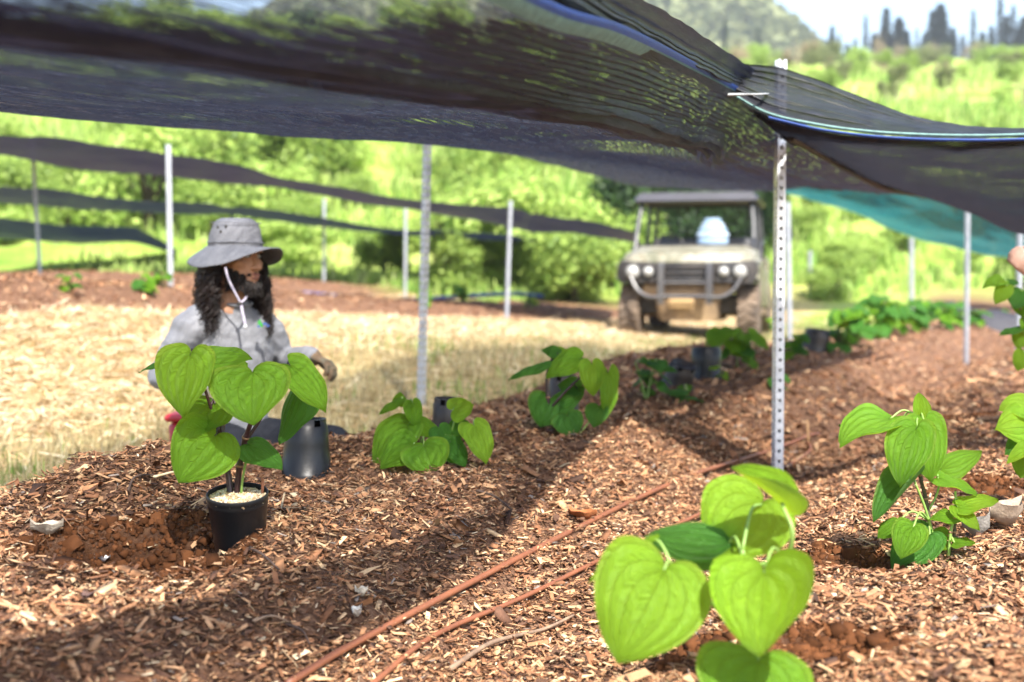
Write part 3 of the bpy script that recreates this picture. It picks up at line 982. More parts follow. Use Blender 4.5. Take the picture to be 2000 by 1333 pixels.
npts = [W(*n) for n in NEAR[:6]]
strip_along(npts, (.0, -.004, .002), (.006, -.006, .016), 'blue_selvedge', M_BLUE, clothA)
strip_along(npts, (-.016, -.006, -.016), (.0, -.006, .002), 'pale_selvedge', M_GREENEDGE, clothA)

# bunched strip of fabric above the selvedge, running to the knot at the post
top_ = [P(900, -240, 1.75), P(1110, -95, 2.1), P(1250, 0, 2.6), P(1350, 62, 3.3), P(1450, 124, 4.5), P(1475, 140, 4.7)]
bot_ = [P(850, -90, 1.72), P(1020, -10, 2.0), P(1150, 55, 2.45), P(1270, 112, 3.1), P(1395, 172, 4.35), P(1430, 182, 4.65)]
cols = []
for a, b_ in zip(top_, bot_):
    mid = (a + b_) / 2
    cols.append([a, a * .75 + b_ * .25 + Vector((0, .05, .0)), mid + Vector((0, -.03, -.02)), a * .25 + b_ * .75 + Vector((0, .03, .01)), b_])
def wr_pleat(amp, wl, k=1.0):
    def f(G, U, V):
        G = G.copy()
        n_ = np.sin(V * 2 * math.pi / wl + 2.0 * fnoise(U * 2, V * 6))
        G[..., 1] += amp * n_; G[..., 2] += amp * .5 * np.cos(V * 2 * math.pi / wl)
        G[..., 2] += .006 * fnoise(U * 9, V * 9)
        return G
    return f
sheet('bunched_edge', cols, 10, 14, M_CLOTH_D, clothA, wr_pleat(.012, .05))

# second cloth right of the post row, pleated where it is tied up
clothB = thing('shade_cloth', W(5, -.9, 0), 'black shade cloth with pleated blue edge sagging at upper right', 'shade cloth')
tp = [(1440, 122, 4.75), (1525, 132, 4.85), (1600, 156, 4.85), (1700, 196, 4.8), (1800, 231, 4.75), (1900, 247, 4.7), (2000, 251, 4.6), (2150, 245, 4.5), (2600, 150, 4.3)]
bt = [(1425, 186, 4.55), (1500, 226, 4.5), (1600, 249, 4.45), (1700, 262, 4.4), (1800, 268, 4.35), (1900, 270, 4.3), (2000, 268, 4.25), (2150, 262, 4.2), (2600, 180, 4.0)]
cols = []
for a, b_ in zip(tp, bt):
    a = P(*a); b_ = P(*b_)
    cols.append([a, a * .66 + b_ * .34 + Vector((0, .02, 0)), a * .33 + b_ * .67 + Vector((0, -.02, 0)), b_])
def wrP(G, U, V):
    G = G.copy(); A, L = G.shape[:2]
    t = np.linspace(0, 1, A)[:, None] * np.ones((1, L))
    w = np.sin(t * 2 * math.pi * 7.5 + 1.5 * fnoise(U * 1.5, t * 3))
    amp = .012 * np.clip(1.2 - U / 1.6, .25, 1)
    G[..., 1] += amp * w; G[..., 2] += amp * .35 * w + .005 * fnoise(U * 14, t * 12)
    return G
sheet('pleated_edge', cols, 10, 22, M_CLOTH_D, clothB, wrP)
bl = [P(px, py + 1, d - .015) for (px, py, d) in bt]
strip_along(bl[1:], (0, -.004, -.010), (0, -.006, -.001), 'blue_selvedge', M_BLUE, clothB)
strip_along(bl[:], (0, -.002, .003), (0, -.004, .013), 'pale_selvedge', M_GREENEDGE, clothB)
# its underside reaching back
e0 = [(1470, 215, 4.62), (1530, 240, 4.6), (1620, 258, 4.55), (1720, 266, 4.5), (1850, 270, 4.45), (2000, 268, 4.4), (2200, 255, 4.3), (2600, 185, 4.15)]
e1 = [(1530, 268, 5.05), (1560, 275, 5.2), (1640, 300, 5.6), (1740, 320, 5.7), (1870, 335, 5.6), (2010, 340, 5.5), (2220, 335, 5.3), (2600, 280, 5.1)]
e2 = [(1570, 281, 5.6), (1620, 306, 6.2), (1690, 342, 6.9), (1770, 366, 7.0), (1880, 392, 6.8), (2010, 415, 6.6), (2240, 420, 6.4), (2600, 380, 6.2)]
e3 = [(1680, 337, 7.2), (1720, 356, 7.7), (1760, 372, 8.2), (1810, 384, 8.3), (1900, 415, 8.0), (2010, 458, 7.6), (2260, 470, 7.4), (2600, 430, 7.2)]
cols = [[P(*e0[i]), P(*e1[i]), P(*e2[i]), P(*e3[i])] for i in range(8)]
def wrB(G, U, V):
    G = G.copy()
    G[..., 2] += .018 * fnoise(U * 3, V * 2) + .0085 * np.sin(V * 2 * math.pi / .034 + 5 * fnoise(U * 3, V * 3))
    return G
sheet('canopy', cols, 10, 170, M_CLOTH_B, clothB, wrB)
# seam between the two cloths along the post row
m = MB(); m.tube(catmull([P(1540, 268, 5.0), P(1575, 284, 5.5), P(1660, 332, 6.9), P(1750, 374, 8.3), P(1888, 388, 10.3)], 10), [.022] * 41, 8, flat=.7)
m.build('seam', M_CLOTH_D, clothB)
# knot and white cord holding the cloth to the near post
knot = thing('tie_cord', P(1415, 182, 4.5), 'white cord and black knot tying the cloth to the near post', 'cord')
m = MB(); m.tube(catmull([P(1408, 186, 4.44), P(1450, 185, 4.46), P(1495, 184, 4.55), P(1532, 180, dpost - .03)], 8), [.009] * 9 + [.006] * 8 + [.003] * 8, 8, flat=.5)
m.build('cord', simple('white_cord', (.40, .42, .42), (.28, .29, .30), 80, .7), knot)
m = MB(); m.lathe([(.001, -.03), (.018, -.022), (.03, 0), (.018, .022), (.001, .03)], 12, c=P(1412, 178, 4.5))
m.build('knot', simple('black_cord', (.02, .02, .022), (.03, .03, .03), 80, .7, bmp=.5), knot)

# cloths over the beds further up the field
def far_cloth(label, near, far, nseg=8):
    o0 = thing('shade_cloth', near[0] and P(*near[0]) * 1.0, label, 'shade cloth')
    o0.location.z = Hs(o0.location.x, o0.location.y)
    cols = []
    for a, b_ in zip(near, far):
        a = P(*a); b_ = P(*b_)
        cols.append([a, a * .66 + b_ * .34 - Vector((0, 0, .05)), a * .33 + b_ * .67 - Vector((0, 0, .05)), b_])
    def wr(G, U, V):
        G = G.copy(); G[..., 2] += .05 * fnoise(U * .9, V * 1.5) + .02 * fnoise(U * 3, V * 4)
        return G
    sheet('canopy', cols, nseg, 6, M_CLOTH_F, o0, wr)
    return o0
far_cloth('long black shade cloth descending from upper left behind the man',
          [(-150, 246, 9), (0, 262, 10.5), (150, 275, 11.6), (330, 298, 12.7), (500, 332, 13.8), (640, 362, 14.7), (820, 392, 15.8), (1000, 404, 17), (1040, 420, 17.3), (1120, 432, 18), (1240, 452, 19)],
          [(-150, 290, 12), (0, 304, 13), (150, 326, 14), (330, 343, 15.2), (500, 362, 16.3), (640, 382, 17.2), (820, 412, 18.5), (1000, 446, 19.8), (1040, 452, 20.2), (1120, 456, 21), (1240, 474, 22)])
far_cloth('second shade cloth strip below the long one, sloping behind the hat',
          [(-150, 348, 15), (0, 362, 16), (120, 373, 17), (250, 388, 18), (400, 398, 19), (480, 404, 20), (600, 420, 21), (720, 440, 22), (850, 452, 23), (1000, 462, 24), (1150, 470, 25)],
          [(-150, 385, 18), (0, 396, 19), (120, 403, 20), (250, 410, 21), (400, 417, 22), (480, 424, 23), (600, 440, 24), (720, 452, 25), (850, 460, 26), (1000, 467, 27), (1150, 475, 28)])
far_cloth('lowest and shortest shade cloth strip at far left, left of the hat',
          [(-150, 412, 20), (0, 424, 21), (80, 436, 22), (160, 440, 22.6), (250, 442, 23), (285, 455, 23.4), (345, 486, 24)],
          [(-150, 450, 23), (0, 464, 24), (80, 470, 25), (160, 474, 25.5), (250, 474, 26), (285, 478, 26.3), (345, 494, 27)])
# teal net
net = thing('teal_net', P(1780, 610, 23.5), 'teal shade net hanging low on the slope right of the vehicle', 'net')
cols = []
for (px, y0, y1) in [(1500, 352, 362), (1560, 356, 384), (1640, 360, 408), (1720, 366, 438), (1790, 368, 462), (1880, 374, 488), (1960, 380, 506), (2060, 386, 528), (2200, 392, 545)]:
    a = P(px, y0, 23); b_ = P(px, y1, 24.5)
    cols.append([a, a * .66 + b_ * .34 - Vector((0, .2, .1)), a * .33 + b_ * .67 - Vector((0, .25, .1)), b_])
def wrT(G, U, V):
    G = G.copy(); G[..., 2] += .10 * fnoise(U * 1.2, V * 1.4); G[..., 1] += .25 * fnoise(U * 1.3 + 5, V * 2.2)
    return G
sheet('netting', cols, 8, 8, M_TEAL, net, wrT)

# ------------------------------------------------------------------ hoses
M_HOSE = simple('brown_hose', (.24, .085, .038), (.17, .062, .032), 9, .5, bmp=.15, bscale=120)
def ground_line(pxs, lift, n=14):
    return catmull([hit(*p)[0] + Vector((0, 0, lift)) for p in pxs], n)
def hose(pxs, r, label):
    pts = ground_line(pxs, r * .6)
    for p in pts: p.z = Hs(p.x, p.y) + r * .85 + .006
    # smooth heights
    zz = np.array([p.z for p in pts]); zz = np.convolve(np.pad(zz, 12, 'edge'), np.hanning(27)[1:-1] / np.hanning(27)[1:-1].sum(), 'valid')
    for p, q in zip(pts, zz): p.z = q + .004
    t = MB(); t.tube(pts, r, 10)
    o = t.build('irrigation_hose', M_HOSE)
    return tag(o, label, 'hose', 'irrigation hoses')
hose([(560, 1362), (760, 1232), (1150, 1034), (1400, 930), (1560, 868), (1600, 856)], .0074, 'thicker orange brown hose running from the bottom edge past the post')
hose([(720, 1365), (880, 1244), (1110, 1137), (1380, 1010), (1545, 915), (1582, 884), (1575, 868)], .0056, 'thinner hose half buried in chips, right of the thicker one')
rp = hit(1578, 872)[0]
m = MB(); m.tube([rp - Vector((0, 0, .03)), rp + Vector((.0, 0, .05)), rp + Vector((-.004, 0, .12))], [.007, .006, .003], 7)
tag(m.build('riser_stake', simple('tan_stick', (.42, .26, .12), (.3, .17, .08), 40, .8)), 'short tan stake standing at the bend of the hose', 'stake')
m = MB()
for a, b_ in ():
    pass
# blue pipe lying along the far bed
pp = [P(590, 582, 19), P(660, 579, 19), P(720, 588, 19), P(800, 586, 19), P(900, 580, 19.4), P(1000, 574, 19.6), P(1060, 580, 20)]
for p in pp: p.z = max(p.z, Hs(p.x, p.y) + .03)
m = MB(); m.tube(catmull(pp, 8), .035, 8, flat=.8)
tag(m.build('blue_pipe', simple('blue_plastic', (.05, .10, .36), (.03, .07, .26), 10, .4)), 'blue flat pipe lying along the far bed behind the man', 'pipe')

# ------------------------------------------------------------------ nursery pots
M_POT = simple('black_pot_plastic', (.005, .0055, .007), (.009, .009, .010), 18, .38, bmp=.10, bscale=90, spec=.4)
M_DUST = simple('dusty_pot_plastic', (.010, .010, .012), (.04, .028, .02), 12, .5, bmp=.15, bscale=60)

def pot_upturned(px, py, r_base, r_rim, h, label, tilt=(0, 0), notches=True, mat=None, sink=.03, dd=0, group='upturned nursery pots'):
    p, d = hit(px, py)
    t = thing('nursery_pot', p, label, 'pot', group)
    Rm = (Matrix.Rotation(tilt[0], 3, 'X') @ Matrix.Rotation(tilt[1], 3, 'Y'))
    m = MB()
    n = 36
    lev = [(r_rim * 1.03, -sink), (r_rim * 1.03, .012 - sink), (r_rim, .014 - sink), (r_base + (r_rim - r_base) * .5, h * .5), (r_base + .004, h - .022), (r_base + .002, h - .02), (r_base, h)]
    vs = []
    for r, z in lev:
        for j in range(n):
            a = 2 * math.pi * j / n
            vs.append(p + Rm @ Vector((r * math.cos(a), r * math.sin(a), z)))
    fs = []
    for i in range(len(lev) - 1):
        for j in range(n):
            if notches and i == len(lev) - 2 and (j % 6) in (0, 1): continue
            fs.append((i * n + j, i * n + (j + 1) % n, (i + 1) * n + (j + 1) % n, (i + 1) * n + j))
    m.add(vs, fs)
    m.build('wall', mat or M_POT, t)
    m = MB(); m.lathe([(r_base * .999, h - .001), (r_base * .82, h - .001), (r_base * .8, h - .012), (.001, h - .014)], n, c=p, ax=Rm.to_4x4())
    m.build('base', mat or M_POT, t)
    return t
pot_upturned(598, 918, .056, .073, .150, 'upturned black nursery pot with a bright sheen next to the man', (0, .02), sink=.02)
pot_upturned(872, 862, .05, .056, .15, 'muddy black pot behind the low plant at the notched post', (.05, .06), mat=M_DUST)
pot_upturned(1100, 812, .055, .07, .165, 'dark pot hidden behind the tall dark-stemmed plant', (0, .0), mat=M_DUST)
pot_upturned(1322, 752, .065, .08, .12, 'tilted rough black pot on the bed, left of the shiny one', (.35, .25), mat=M_DUST)
pot_upturned(1379, 738, .075, .08, .16, 'shiny upturned black pot mid-row in front of the vehicle', (0, 0), notches=False)
pot_upturned(1592, 684, .09, .10, .15, 'wide dark upturned pot behind the near post', (.1, .1), mat=M_DUST)
# ------------------------------------------------------------------ heart-leaved plants
def leaf_shader(name, c_hi, c_lo, back, trans_c, trans):
    m, nt, out = new_mat(name)
    tc = N(nt, 'ShaderNodeTexCoord')
    sp = N(nt, 'ShaderNodeSeparateXYZ'); nt.links.new(tc.outputs['UV'], sp.inputs[0])
    s = mth(nt, 'ABSOLUTE', mth(nt, 'SUBTRACT', mth(nt, 'MULTIPLY', sp.outputs['X'], 2.0), 1.0))
    fr = mth(nt, 'ABSOLUTE', mth(nt, 'SUBTRACT', mth(nt, 'FRACT', mth(nt, 'ADD', mth(nt, 'MULTIPLY', s, 3.4), .5)), .5))
    vein = N(nt, 'ShaderNodeMapRange'); vein.inputs[1].default_value = .042; vein.inputs[2].default_value = .008
    nt.links.new(fr, vein.inputs[0])
    # cross veins, arched between the main ones
    cw = N(nt, 'ShaderNodeCombineXYZ')
    arch = mth(nt, 'ADD', sp.outputs['Y'], mth(nt, 'MULTIPLY', fr, -.16))
    nt.links.new(mth(nt, 'MULTIPLY', sp.outputs['X'], 5), cw.inputs[0]); nt.links.new(mth(nt, 'MULTIPLY', arch, 34), cw.inputs[1])
    nz = N(nt, 'ShaderNodeTexNoise', Scale=1.0, Detail=3, Roughness=.6); nt.links.new(cw.outputs[0], nz.inputs['Vector'])
    f0 = noise(nt, 9, 4)
    oi = N(nt, 'ShaderNodeObjectInfo')
    base = mixc(nt, f0, c_lo, c_hi)
    base = mixc(nt, mth(nt, 'MULTIPLY', oi.outputs['Random'], .45), base, tuple(x * .72 for x in c_lo))
    base = mixc(nt, mth(nt, 'MULTIPLY', ramp(nt, nz.outputs['Fac'], [(.4, (0, 0, 0)), (.62, (1, 1, 1))]), .38), base, tuple(x * .62 for x in c_lo))
    topc = mixc(nt, mth(nt, 'MULTIPLY', vein.outputs[0], .24), base, tuple(min(1, x * 1.5 + .05) for x in c_hi))
    edge = mth(nt, 'MULTIPLY', mth(nt, 'POWER', s, 14.0), mth(nt, 'MULTIPLY', oi.outputs['Random'], .4))
    topc = mixc(nt, edge, topc, (.30, .26, .05))
    spot = noise(nt, 38, 3)
    topc = mixc(nt, ramp(nt, spot, [(.745, (0, 0, 0)), (.775, (1, 1, 1))]), topc, (.16, .10, .03))
    bk = mixc(nt, mth(nt, 'MULTIPLY', vein.outputs[0], .6), back, tuple(min(1, x * 1.5) for x in back))
    ge = N(nt, 'ShaderNodeNewGeometry')
    c = mixc(nt, ge.outputs['Backfacing'], topc, bk)
    b = N(nt, 'ShaderNodeBsdfPrincipled', Roughness=.5)
    b.inputs['Specular IOR Level'].default_value = .28
    nt.links.new(c, b.inputs['Base Color'])
    hgt = mth(nt, 'ADD', mth(nt, 'MULTIPLY', nz.outputs['Fac'], .9), mth(nt, 'MULTIPLY', vein.outputs[0], -.5))
    nt.links.new(bump(nt, hgt, .95, .008), b.inputs['Normal'])
    t = N(nt, 'ShaderNodeBsdfTranslucent')
    nt.links.new(mixc(nt, mth(nt, 'MULTIPLY', vein.outputs[0], .5), mixc(nt, f0, trans_c, tuple(x * .75 for x in trans_c)), tuple(min(1, x * 1.35) for x in trans_c)), t.inputs[0])
    mx = N(nt, 'ShaderNodeMixShader'); mx.inputs[0].default_value = trans
    nt.links.new(b.outputs[0], mx.inputs[1]); nt.links.new(t.outputs[0], mx.inputs[2])
    nt.links.new(mx.outputs[0], out.inputs[0])
    return m

M_LEAF = leaf_shader('heart_leaf', (.165, .35, .014), (.095, .245, .011), (.14, .25, .06), (.40, .64, .016), .42)
M_LEAF2 = leaf_shader('heart_leaf_bright', (.23, .41, .018), (.15, .32, .015), (.22, .35, .08), (.50, .72, .02), .44)  # brighter leaf copy, colour raised for a backlit look
M_LEAFB = leaf_shader('heart_leaf_green', (.065, .21, .022), (.04, .145, .016), (.10, .20, .06), (.19, .44, .03), .36)
M_STEM_D = simple('dark_purple_stem', (.045, .014, .018), (.022, .010, .010), 40, .4, bmp=.2, bscale=120)
M_STEM_R = simple('stem_node_ring', (.30, .17, .09), (.2, .1, .05), 60, .6)
M_STEM_G = simple('green_stem', (.22, .34, .07), (.14, .24, .05), 30, .45)
M_STEM_B = simple('grey_brown_stem', (.07, .06, .03), (.03, .025, .015), 60, .7, bmp=.3)

HALF = [(0, 0), (.030, -.085), (.115, -.165), (.26, -.200), (.42, -.15), (.525, -.065), (.585, .06), (.605, .21), (.575, .39), (.49, .57), (.36, .735), (.20, .875), (.07, .955), (0, 1)]

def leaf_mesh(name, cup=.1, droop=.12, wav=.03, seed=0, fold=0.0, curl=0.0, na=20, nr=26):
    hp = catmull([Vector((a, b_, 0)) for a, b_ in HALF], 8)
    L = np.array([(p.x, p.y) for p in hp])
    acc = np.concatenate([[0], np.cumsum(np.linalg.norm(np.diff(L, axis=0), axis=1))]); acc /= acc[-1]
    rs = np.linspace(0, 1, nr + 1); rs = rs ** 1.0
    ox = np.interp(rs, acc, L[:, 0]); oy = np.interp(rs, acc, L[:, 1])
    a = np.linspace(-1, 1, na + 1)
    A, Rr = np.meshgrid(a, rs)
    s = np.abs(A); sg = np.sign(A)
    OX = np.interp(Rr, rs, ox); OY = np.interp(Rr, rs, oy)
    x = OX * s ** .92 * sg
    q = s ** 1.45
    y = (1 - q) * Rr ** 1.15 + q * OY
    rn = np.random.default_rng(seed)
    ph = rn.uniform(0, 6.28, 4)
    asym = rn.normal(0, .05)
    x = x * (1 + asym * sg)
    z = cup * (x * x) * 2.2 * (1 if cup >= 0 else 1)
    z -= droop * np.clip(y, -.2, 1) ** 2
    z += .026 * np.sin(math.pi * np.clip(s * 3.4 % 1.0, 0, 1)) * np.sin(math.pi * Rr) ** .7
    z += wav * s ** 2 * np.sin(Rr * 8 + ph[0] + sg * 1.2) + wav * .5 * s ** 3 * np.sin(Rr * 19 + ph[1] + sg)
    z += .02 * np.sin(3.1 * x + ph[2]) * np.sin(3.7 * y + ph[3])
    if fold: z += fold * s * np.abs(x)
    if curl: z += curl * np.where(sg > 0, s, 0) ** 3 * .3
    V = np.stack([x, y, z], -1).reshape(-1, 3)
    nA = na + 1
    idx = np.arange(V.shape[0]).reshape(nr + 1, nA)
    F = np.stack([idx[:-1, :-1], idx[:-1, 1:], idx[1:, 1:], idx[1:, :-1]], -1).reshape(-1, 4)
    o = np_mesh(name, V, F, None, smooth=True)
    me = o.data
    uvl = me.uv_layers.new(name='UVMap')
    uv = np.stack([(A * .5 + .5).ravel(), Rr.ravel()], 1)[F.ravel()].astype(np.float32)
    uvl.data.foreach_set('uv', uv.ravel())
    COL.objects.unlink(o); bpy.data.objects.remove(o)
    return me

LEAVES = {}
def leaf_data(variant, mat):
    k = (variant, mat.name)
    if k not in LEAVES:
        pr = {0: (.02, .18, .045, 1, .05, 0), 1: (-.05, .28, .055, 2, .08, 0), 2: (-.10, .18, .04, 3, 0, 0), 3: (.25, .10, .03, 4, .25, 0),
              4: (.05, .32, .05, 5, .0, .25), 5: (-.22, .08, .05, 6, -.15, 0), 6: (.15, .05, .06, 8, .45, 0)}[variant]
        me = leaf_mesh('heart_leaf', *pr)
        me.materials.append(mat)
        LEAVES[k] = me
    return LEAVES[k]

def set_leaf(parent, base, tip, width, nrm, variant, mat):
    y = tip - base; Ln = y.length; y = y / Ln
    x = y.cross(nrm)
    if x.length < 1e-4: x = Vector((1, 0, 0))
    x.normalize(); z = x.cross(y).normalized()
    o = bpy.data.objects.new('leaf', leaf_data(variant, mat)); COL.objects.link(o)
    o.parent = parent
    off = parent_origin(parent)
    sx = width / 1.13
    M = Matrix(((x.x * sx, y.x * Ln, z.x * Ln, base.x - off.x), (x.y * sx, y.y * Ln, z.y * Ln, base.y - off.y), (x.z * sx, y.z * Ln, z.z * Ln, base.z - off.z), (0, 0, 0, 1)))
    o.matrix_basis = M
    return o

def stem_part(parent, pts, r0, r1, mat, name='stem', nodes=0, n=8):
    c = catmull(pts, n); k = len(c)
    rad = [r0 + (r1 - r0) * i / (k - 1) for i in range(k)]
    if nodes:
        for i in range(2, k - 1, nodes): rad[i] *= 1.35
    m = MB(); m.tube(c, rad, 9)
    o = m.build(name, mat, parent)
    if nodes:
        for i in range(2, k - 1, nodes):
            t = (c[min(i + 1, k - 1)] - c[i - 1]).normalized()
            q = MB(); q.tube([c[i] - t * .0022, c[i], c[i] + t * .0022], [rad[i] * 1.02, rad[i] * 1.12, rad[i] * 1.02], 9)
            off = q.build('node_ring', M_STEM_R, o)
    return o

TOCAM = lambda p: (Vector((0, 0, CAM_Z)) - p).normalized()
UPV = Vector((0, 0, 1))

def px_plant(name, base_px, d, label, leaves, stems, petiole_mat, cat='plant', group=None, parent=None):
    """leaves: (bx,by,tx,ty,w, db,dt, up, side, variant, mat); depth offsets relative to d"""
    bp = P(*base_px, d)
    t = parent or thing(name, bp, label, cat, group)
    for (pts, r0, r1, mat, nodes) in stems:
        stem_part(t, [P(px, py, d + o) for (px, py, o) in pts], r0, r1, mat, 'stem', nodes)
    allp = [P(px, py, d + o) for (pts, *_r) in stems for (px, py, o) in catmull([Vector(q) for q in pts], 6)]
    for lf in leaves:
        bx, by, tx, ty, w, db, dt, up, side, var, mat = lf[:11]
        b_ = P(bx, by, d + db); tp = P(tx, ty, d + dt)
        n = TOCAM(b_) * (1 - abs(up)) + UPV * up + Vector((1, 0, 0)) * side
        n = n + Vector((random.uniform(-.28, .28), 0, random.uniform(-.12, .12)))
        set_leaf(t, b_, tp, w * (d + db) / FPX * random.uniform(.98, 1.08), n, var, mat)
        # petiole from the nearest lower stem point
        cand = [q for q in allp if q.z < b_.z + .01] or allp
        q = min(cand, key=lambda s_: (s_ - b_).length)
        if (q - b_).length > .012:
            mid = (q + b_) / 2 + Vector((0, .01, .012 + .12 * (q - b_).length))
            m = MB(); m.tube(catmull([q, mid, b_ - n.normalized() * .001], 5), [.0028] * 4 + [.0022] * 7, 7)
            m.build('petiole', petiole_mat, t)
    return t

L1, L2, LB = M_LEAF, M_LEAF2, M_LEAFB
# --- plant in the black pot
pot_c, pot_d = hit(468, 1052)
cam_data.dof.focus_distance = pot_d + .30
PX = pot_d / FPX
POT_R = Matrix.Rotation(math.radians(12), 3, 'X')
tpot = thing('potted_plant', pot_c - Vector((0, 0, .02)), 'heart-leaved plant with dark stems in a black nursery pot', 'potted plant')
rr = 60 * PX; zt = P(470, 957, pot_d).z - pot_c.z
rb = rr * .80
m = MB(); m.lathe([(rb * .96, -.022), (rb, -.02), (rb + (rr - rb) * .72, zt * .70), (rb + (rr - rb) * .76, zt * .715), (rb + (rr - rb) * .77, zt * .765), (rb + (rr - rb) * .83, zt * .78), (rb + (rr - rb) * .84, zt * .83),
                   (rr * .955, zt * .91), (rr * .995, zt * .915), (rr * 1.0, zt * .985), (rr * .985, zt), (rr * .95, zt), (rr * .935, zt * .96), (rr * .87, zt * .6), (.001, zt * .6)], 56, c=pot_c, ax=POT_R.to_4x4())
m.build('pot', M_POT, tpot, sharp=35)
# granular potting mix
m = MB(); rows = []
for i in range(9):
    r = rr * .93 * (i / 8) + .0005
    rows.append([pot_c + POT_R @ Vector((r * math.cos(a), r * math.sin(a), zt * .86 + .006 * math.sin(a * 3 + i) * (i / 8) - .004 * (i / 8))) for a in [2 * math.pi * k / 32 for k in range(32)]])
m.grid(rows, wrap=True)
soilp = m.build('potting_mix', simple('potting_mix', (.30, .22, .13), (.12, .08, .045), 140, .95, bmp=.8, bscale=300), tpot)
n = 1500
r = np.sqrt(RNG.random(n)) * rr * .9; a = RNG.uniform(0, 6.28, n)
s_ = RNG.uniform(.0025, .007, n)
gcol = np.array([[.62, .50, .32], [.45, .32, .18], [.70, .62, .48], [.25, .15, .08]])[RNG.choice(4, n, p=[.4, .25, .2, .15])]
g = pieces('perlite', r * np.cos(a), r * np.sin(a), np.full(n, zt * .86) + .001, s_, s_ * .9, s_ * .8, RNG.uniform(0, 6.28, n), RNG.normal(0, .4, n), RNG.normal(0, .4, n), gcol, BOXV, BOXF, col_mat('perlite_grain', .9, .2), .2)
g['kind'] = 'stuff'
g.parent = tpot; g.location = pot_c - Vector(tpot.location); g.rotation_euler = (math.radians(12), 0, 0)
m = MB(); m.tube([P(513, 972, pot_d + .0), P(513, 935, pot_d)], [.0035, .0035], 6); m.build('plant_stake', simple('terracotta_stick', (.42, .16, .07), (.3, .1, .05), 50, .7), tpot)
px_plant(None, (468, 960), pot_d, '', [
    (372, 694, 345, 810, 122, -.10, -.13, .30, -.10, 0, L2),
    (493, 728, 489, 823, 142, -.10, -.15, .28, .05, 0, L1),
    (385, 708, 483, 686, 88, .02, -.02, .55, .0, 2, L1),
    (335, 703, 267, 713, 34, .05, .10, .93, -.1, 2, LB),
    (566, 714, 639, 781, 84, .0, -.06, .35, .12, 1, L1),
    (420, 790, 374, 840, 104, .0, -.06, .35, -.1, 1, L1),
    (420, 852, 351, 937, 128, -.04, -.10, .30, -.12, 0, L1),
    (588, 752, 540, 866, 66, .06, .02, .0, -.75, 5, LB),
    (488, 872, 551, 907, 62, -.02, -.06, .25, .1, 2, LB),
    (438, 905, 424, 884, 26, .06, .10, .4, 0, 0, LB),
    (455, 722, 470, 690, 40, .04, .08, .4, 0, 1, L1)],
    [([(452, 985, 0), (447, 935, .01), (436, 870, .01), (430, 790, .02), (426, 722, .02)], .0075, .0042, M_STEM_D, 9),
     ([(462, 985, .01), (466, 925, 0), (476, 868, -.01), (492, 820, -.03)], .0075, .005, M_STEM_D, 8),
     ([(476, 868, -.01), (520, 800, .0), (560, 722, .01)], .004, .0028, M_STEM_D, 0),
     ([(436, 880, .01), (400, 760, -.02), (374, 700, -.08)], .004, .0026, M_STEM_D, 0),
     ([(470, 985, 0), (474, 935, -.01), (486, 875, -.02)], .003, .0024, M_STEM_G, 0)],
    M_STEM_D, parent=tpot)

# --- blurred plant nearest to the camera
px_plant('seedling_plant', (1450, 1420), 2.15, 'large bright out-of-focus heart-leaved plant nearest the camera', [
    (1297, 1114, 1213, 1290, 212, -.06, -.12, .25, -.1, 0, L2),
    (1492, 1118, 1482, 1284, 182, -.08, -.14, .22, .05, 6, L2),
    (1482, 1290, 1462, 1425, 200, -.04, -.10, .25, .02, 0, L1),
    (1488, 985, 1392, 1078, 176, .10, .06, .30, .0, 1, L2),
    (1532, 990, 1436, 905, 70, .02, .0, .75, .1, 3, L2),
    (1425, 1062, 1262, 1046, 84, .08, .06, .12, .55, 5, LB),
    (1262, 1056, 1138, 1120, 46, .02, .02, .85, .1, 2, L2)],
    [([(1455, 1420, 0), (1452, 1300, .04), (1455, 1150, .04), (1450, 1075, .03)], .006, .004, M_STEM_G, 0),
     ([(1450, 1110, .03), (1530, 1090, .0), (1548, 1040, -.02), (1530, 990, .0)], .004, .003, M_STEM_G, 0),
     ([(1452, 1250, .04), (1390, 1180, 0), (1320, 1125, -.03)], .0035, .0028, M_STEM_G, 0)],
    M_STEM_G)

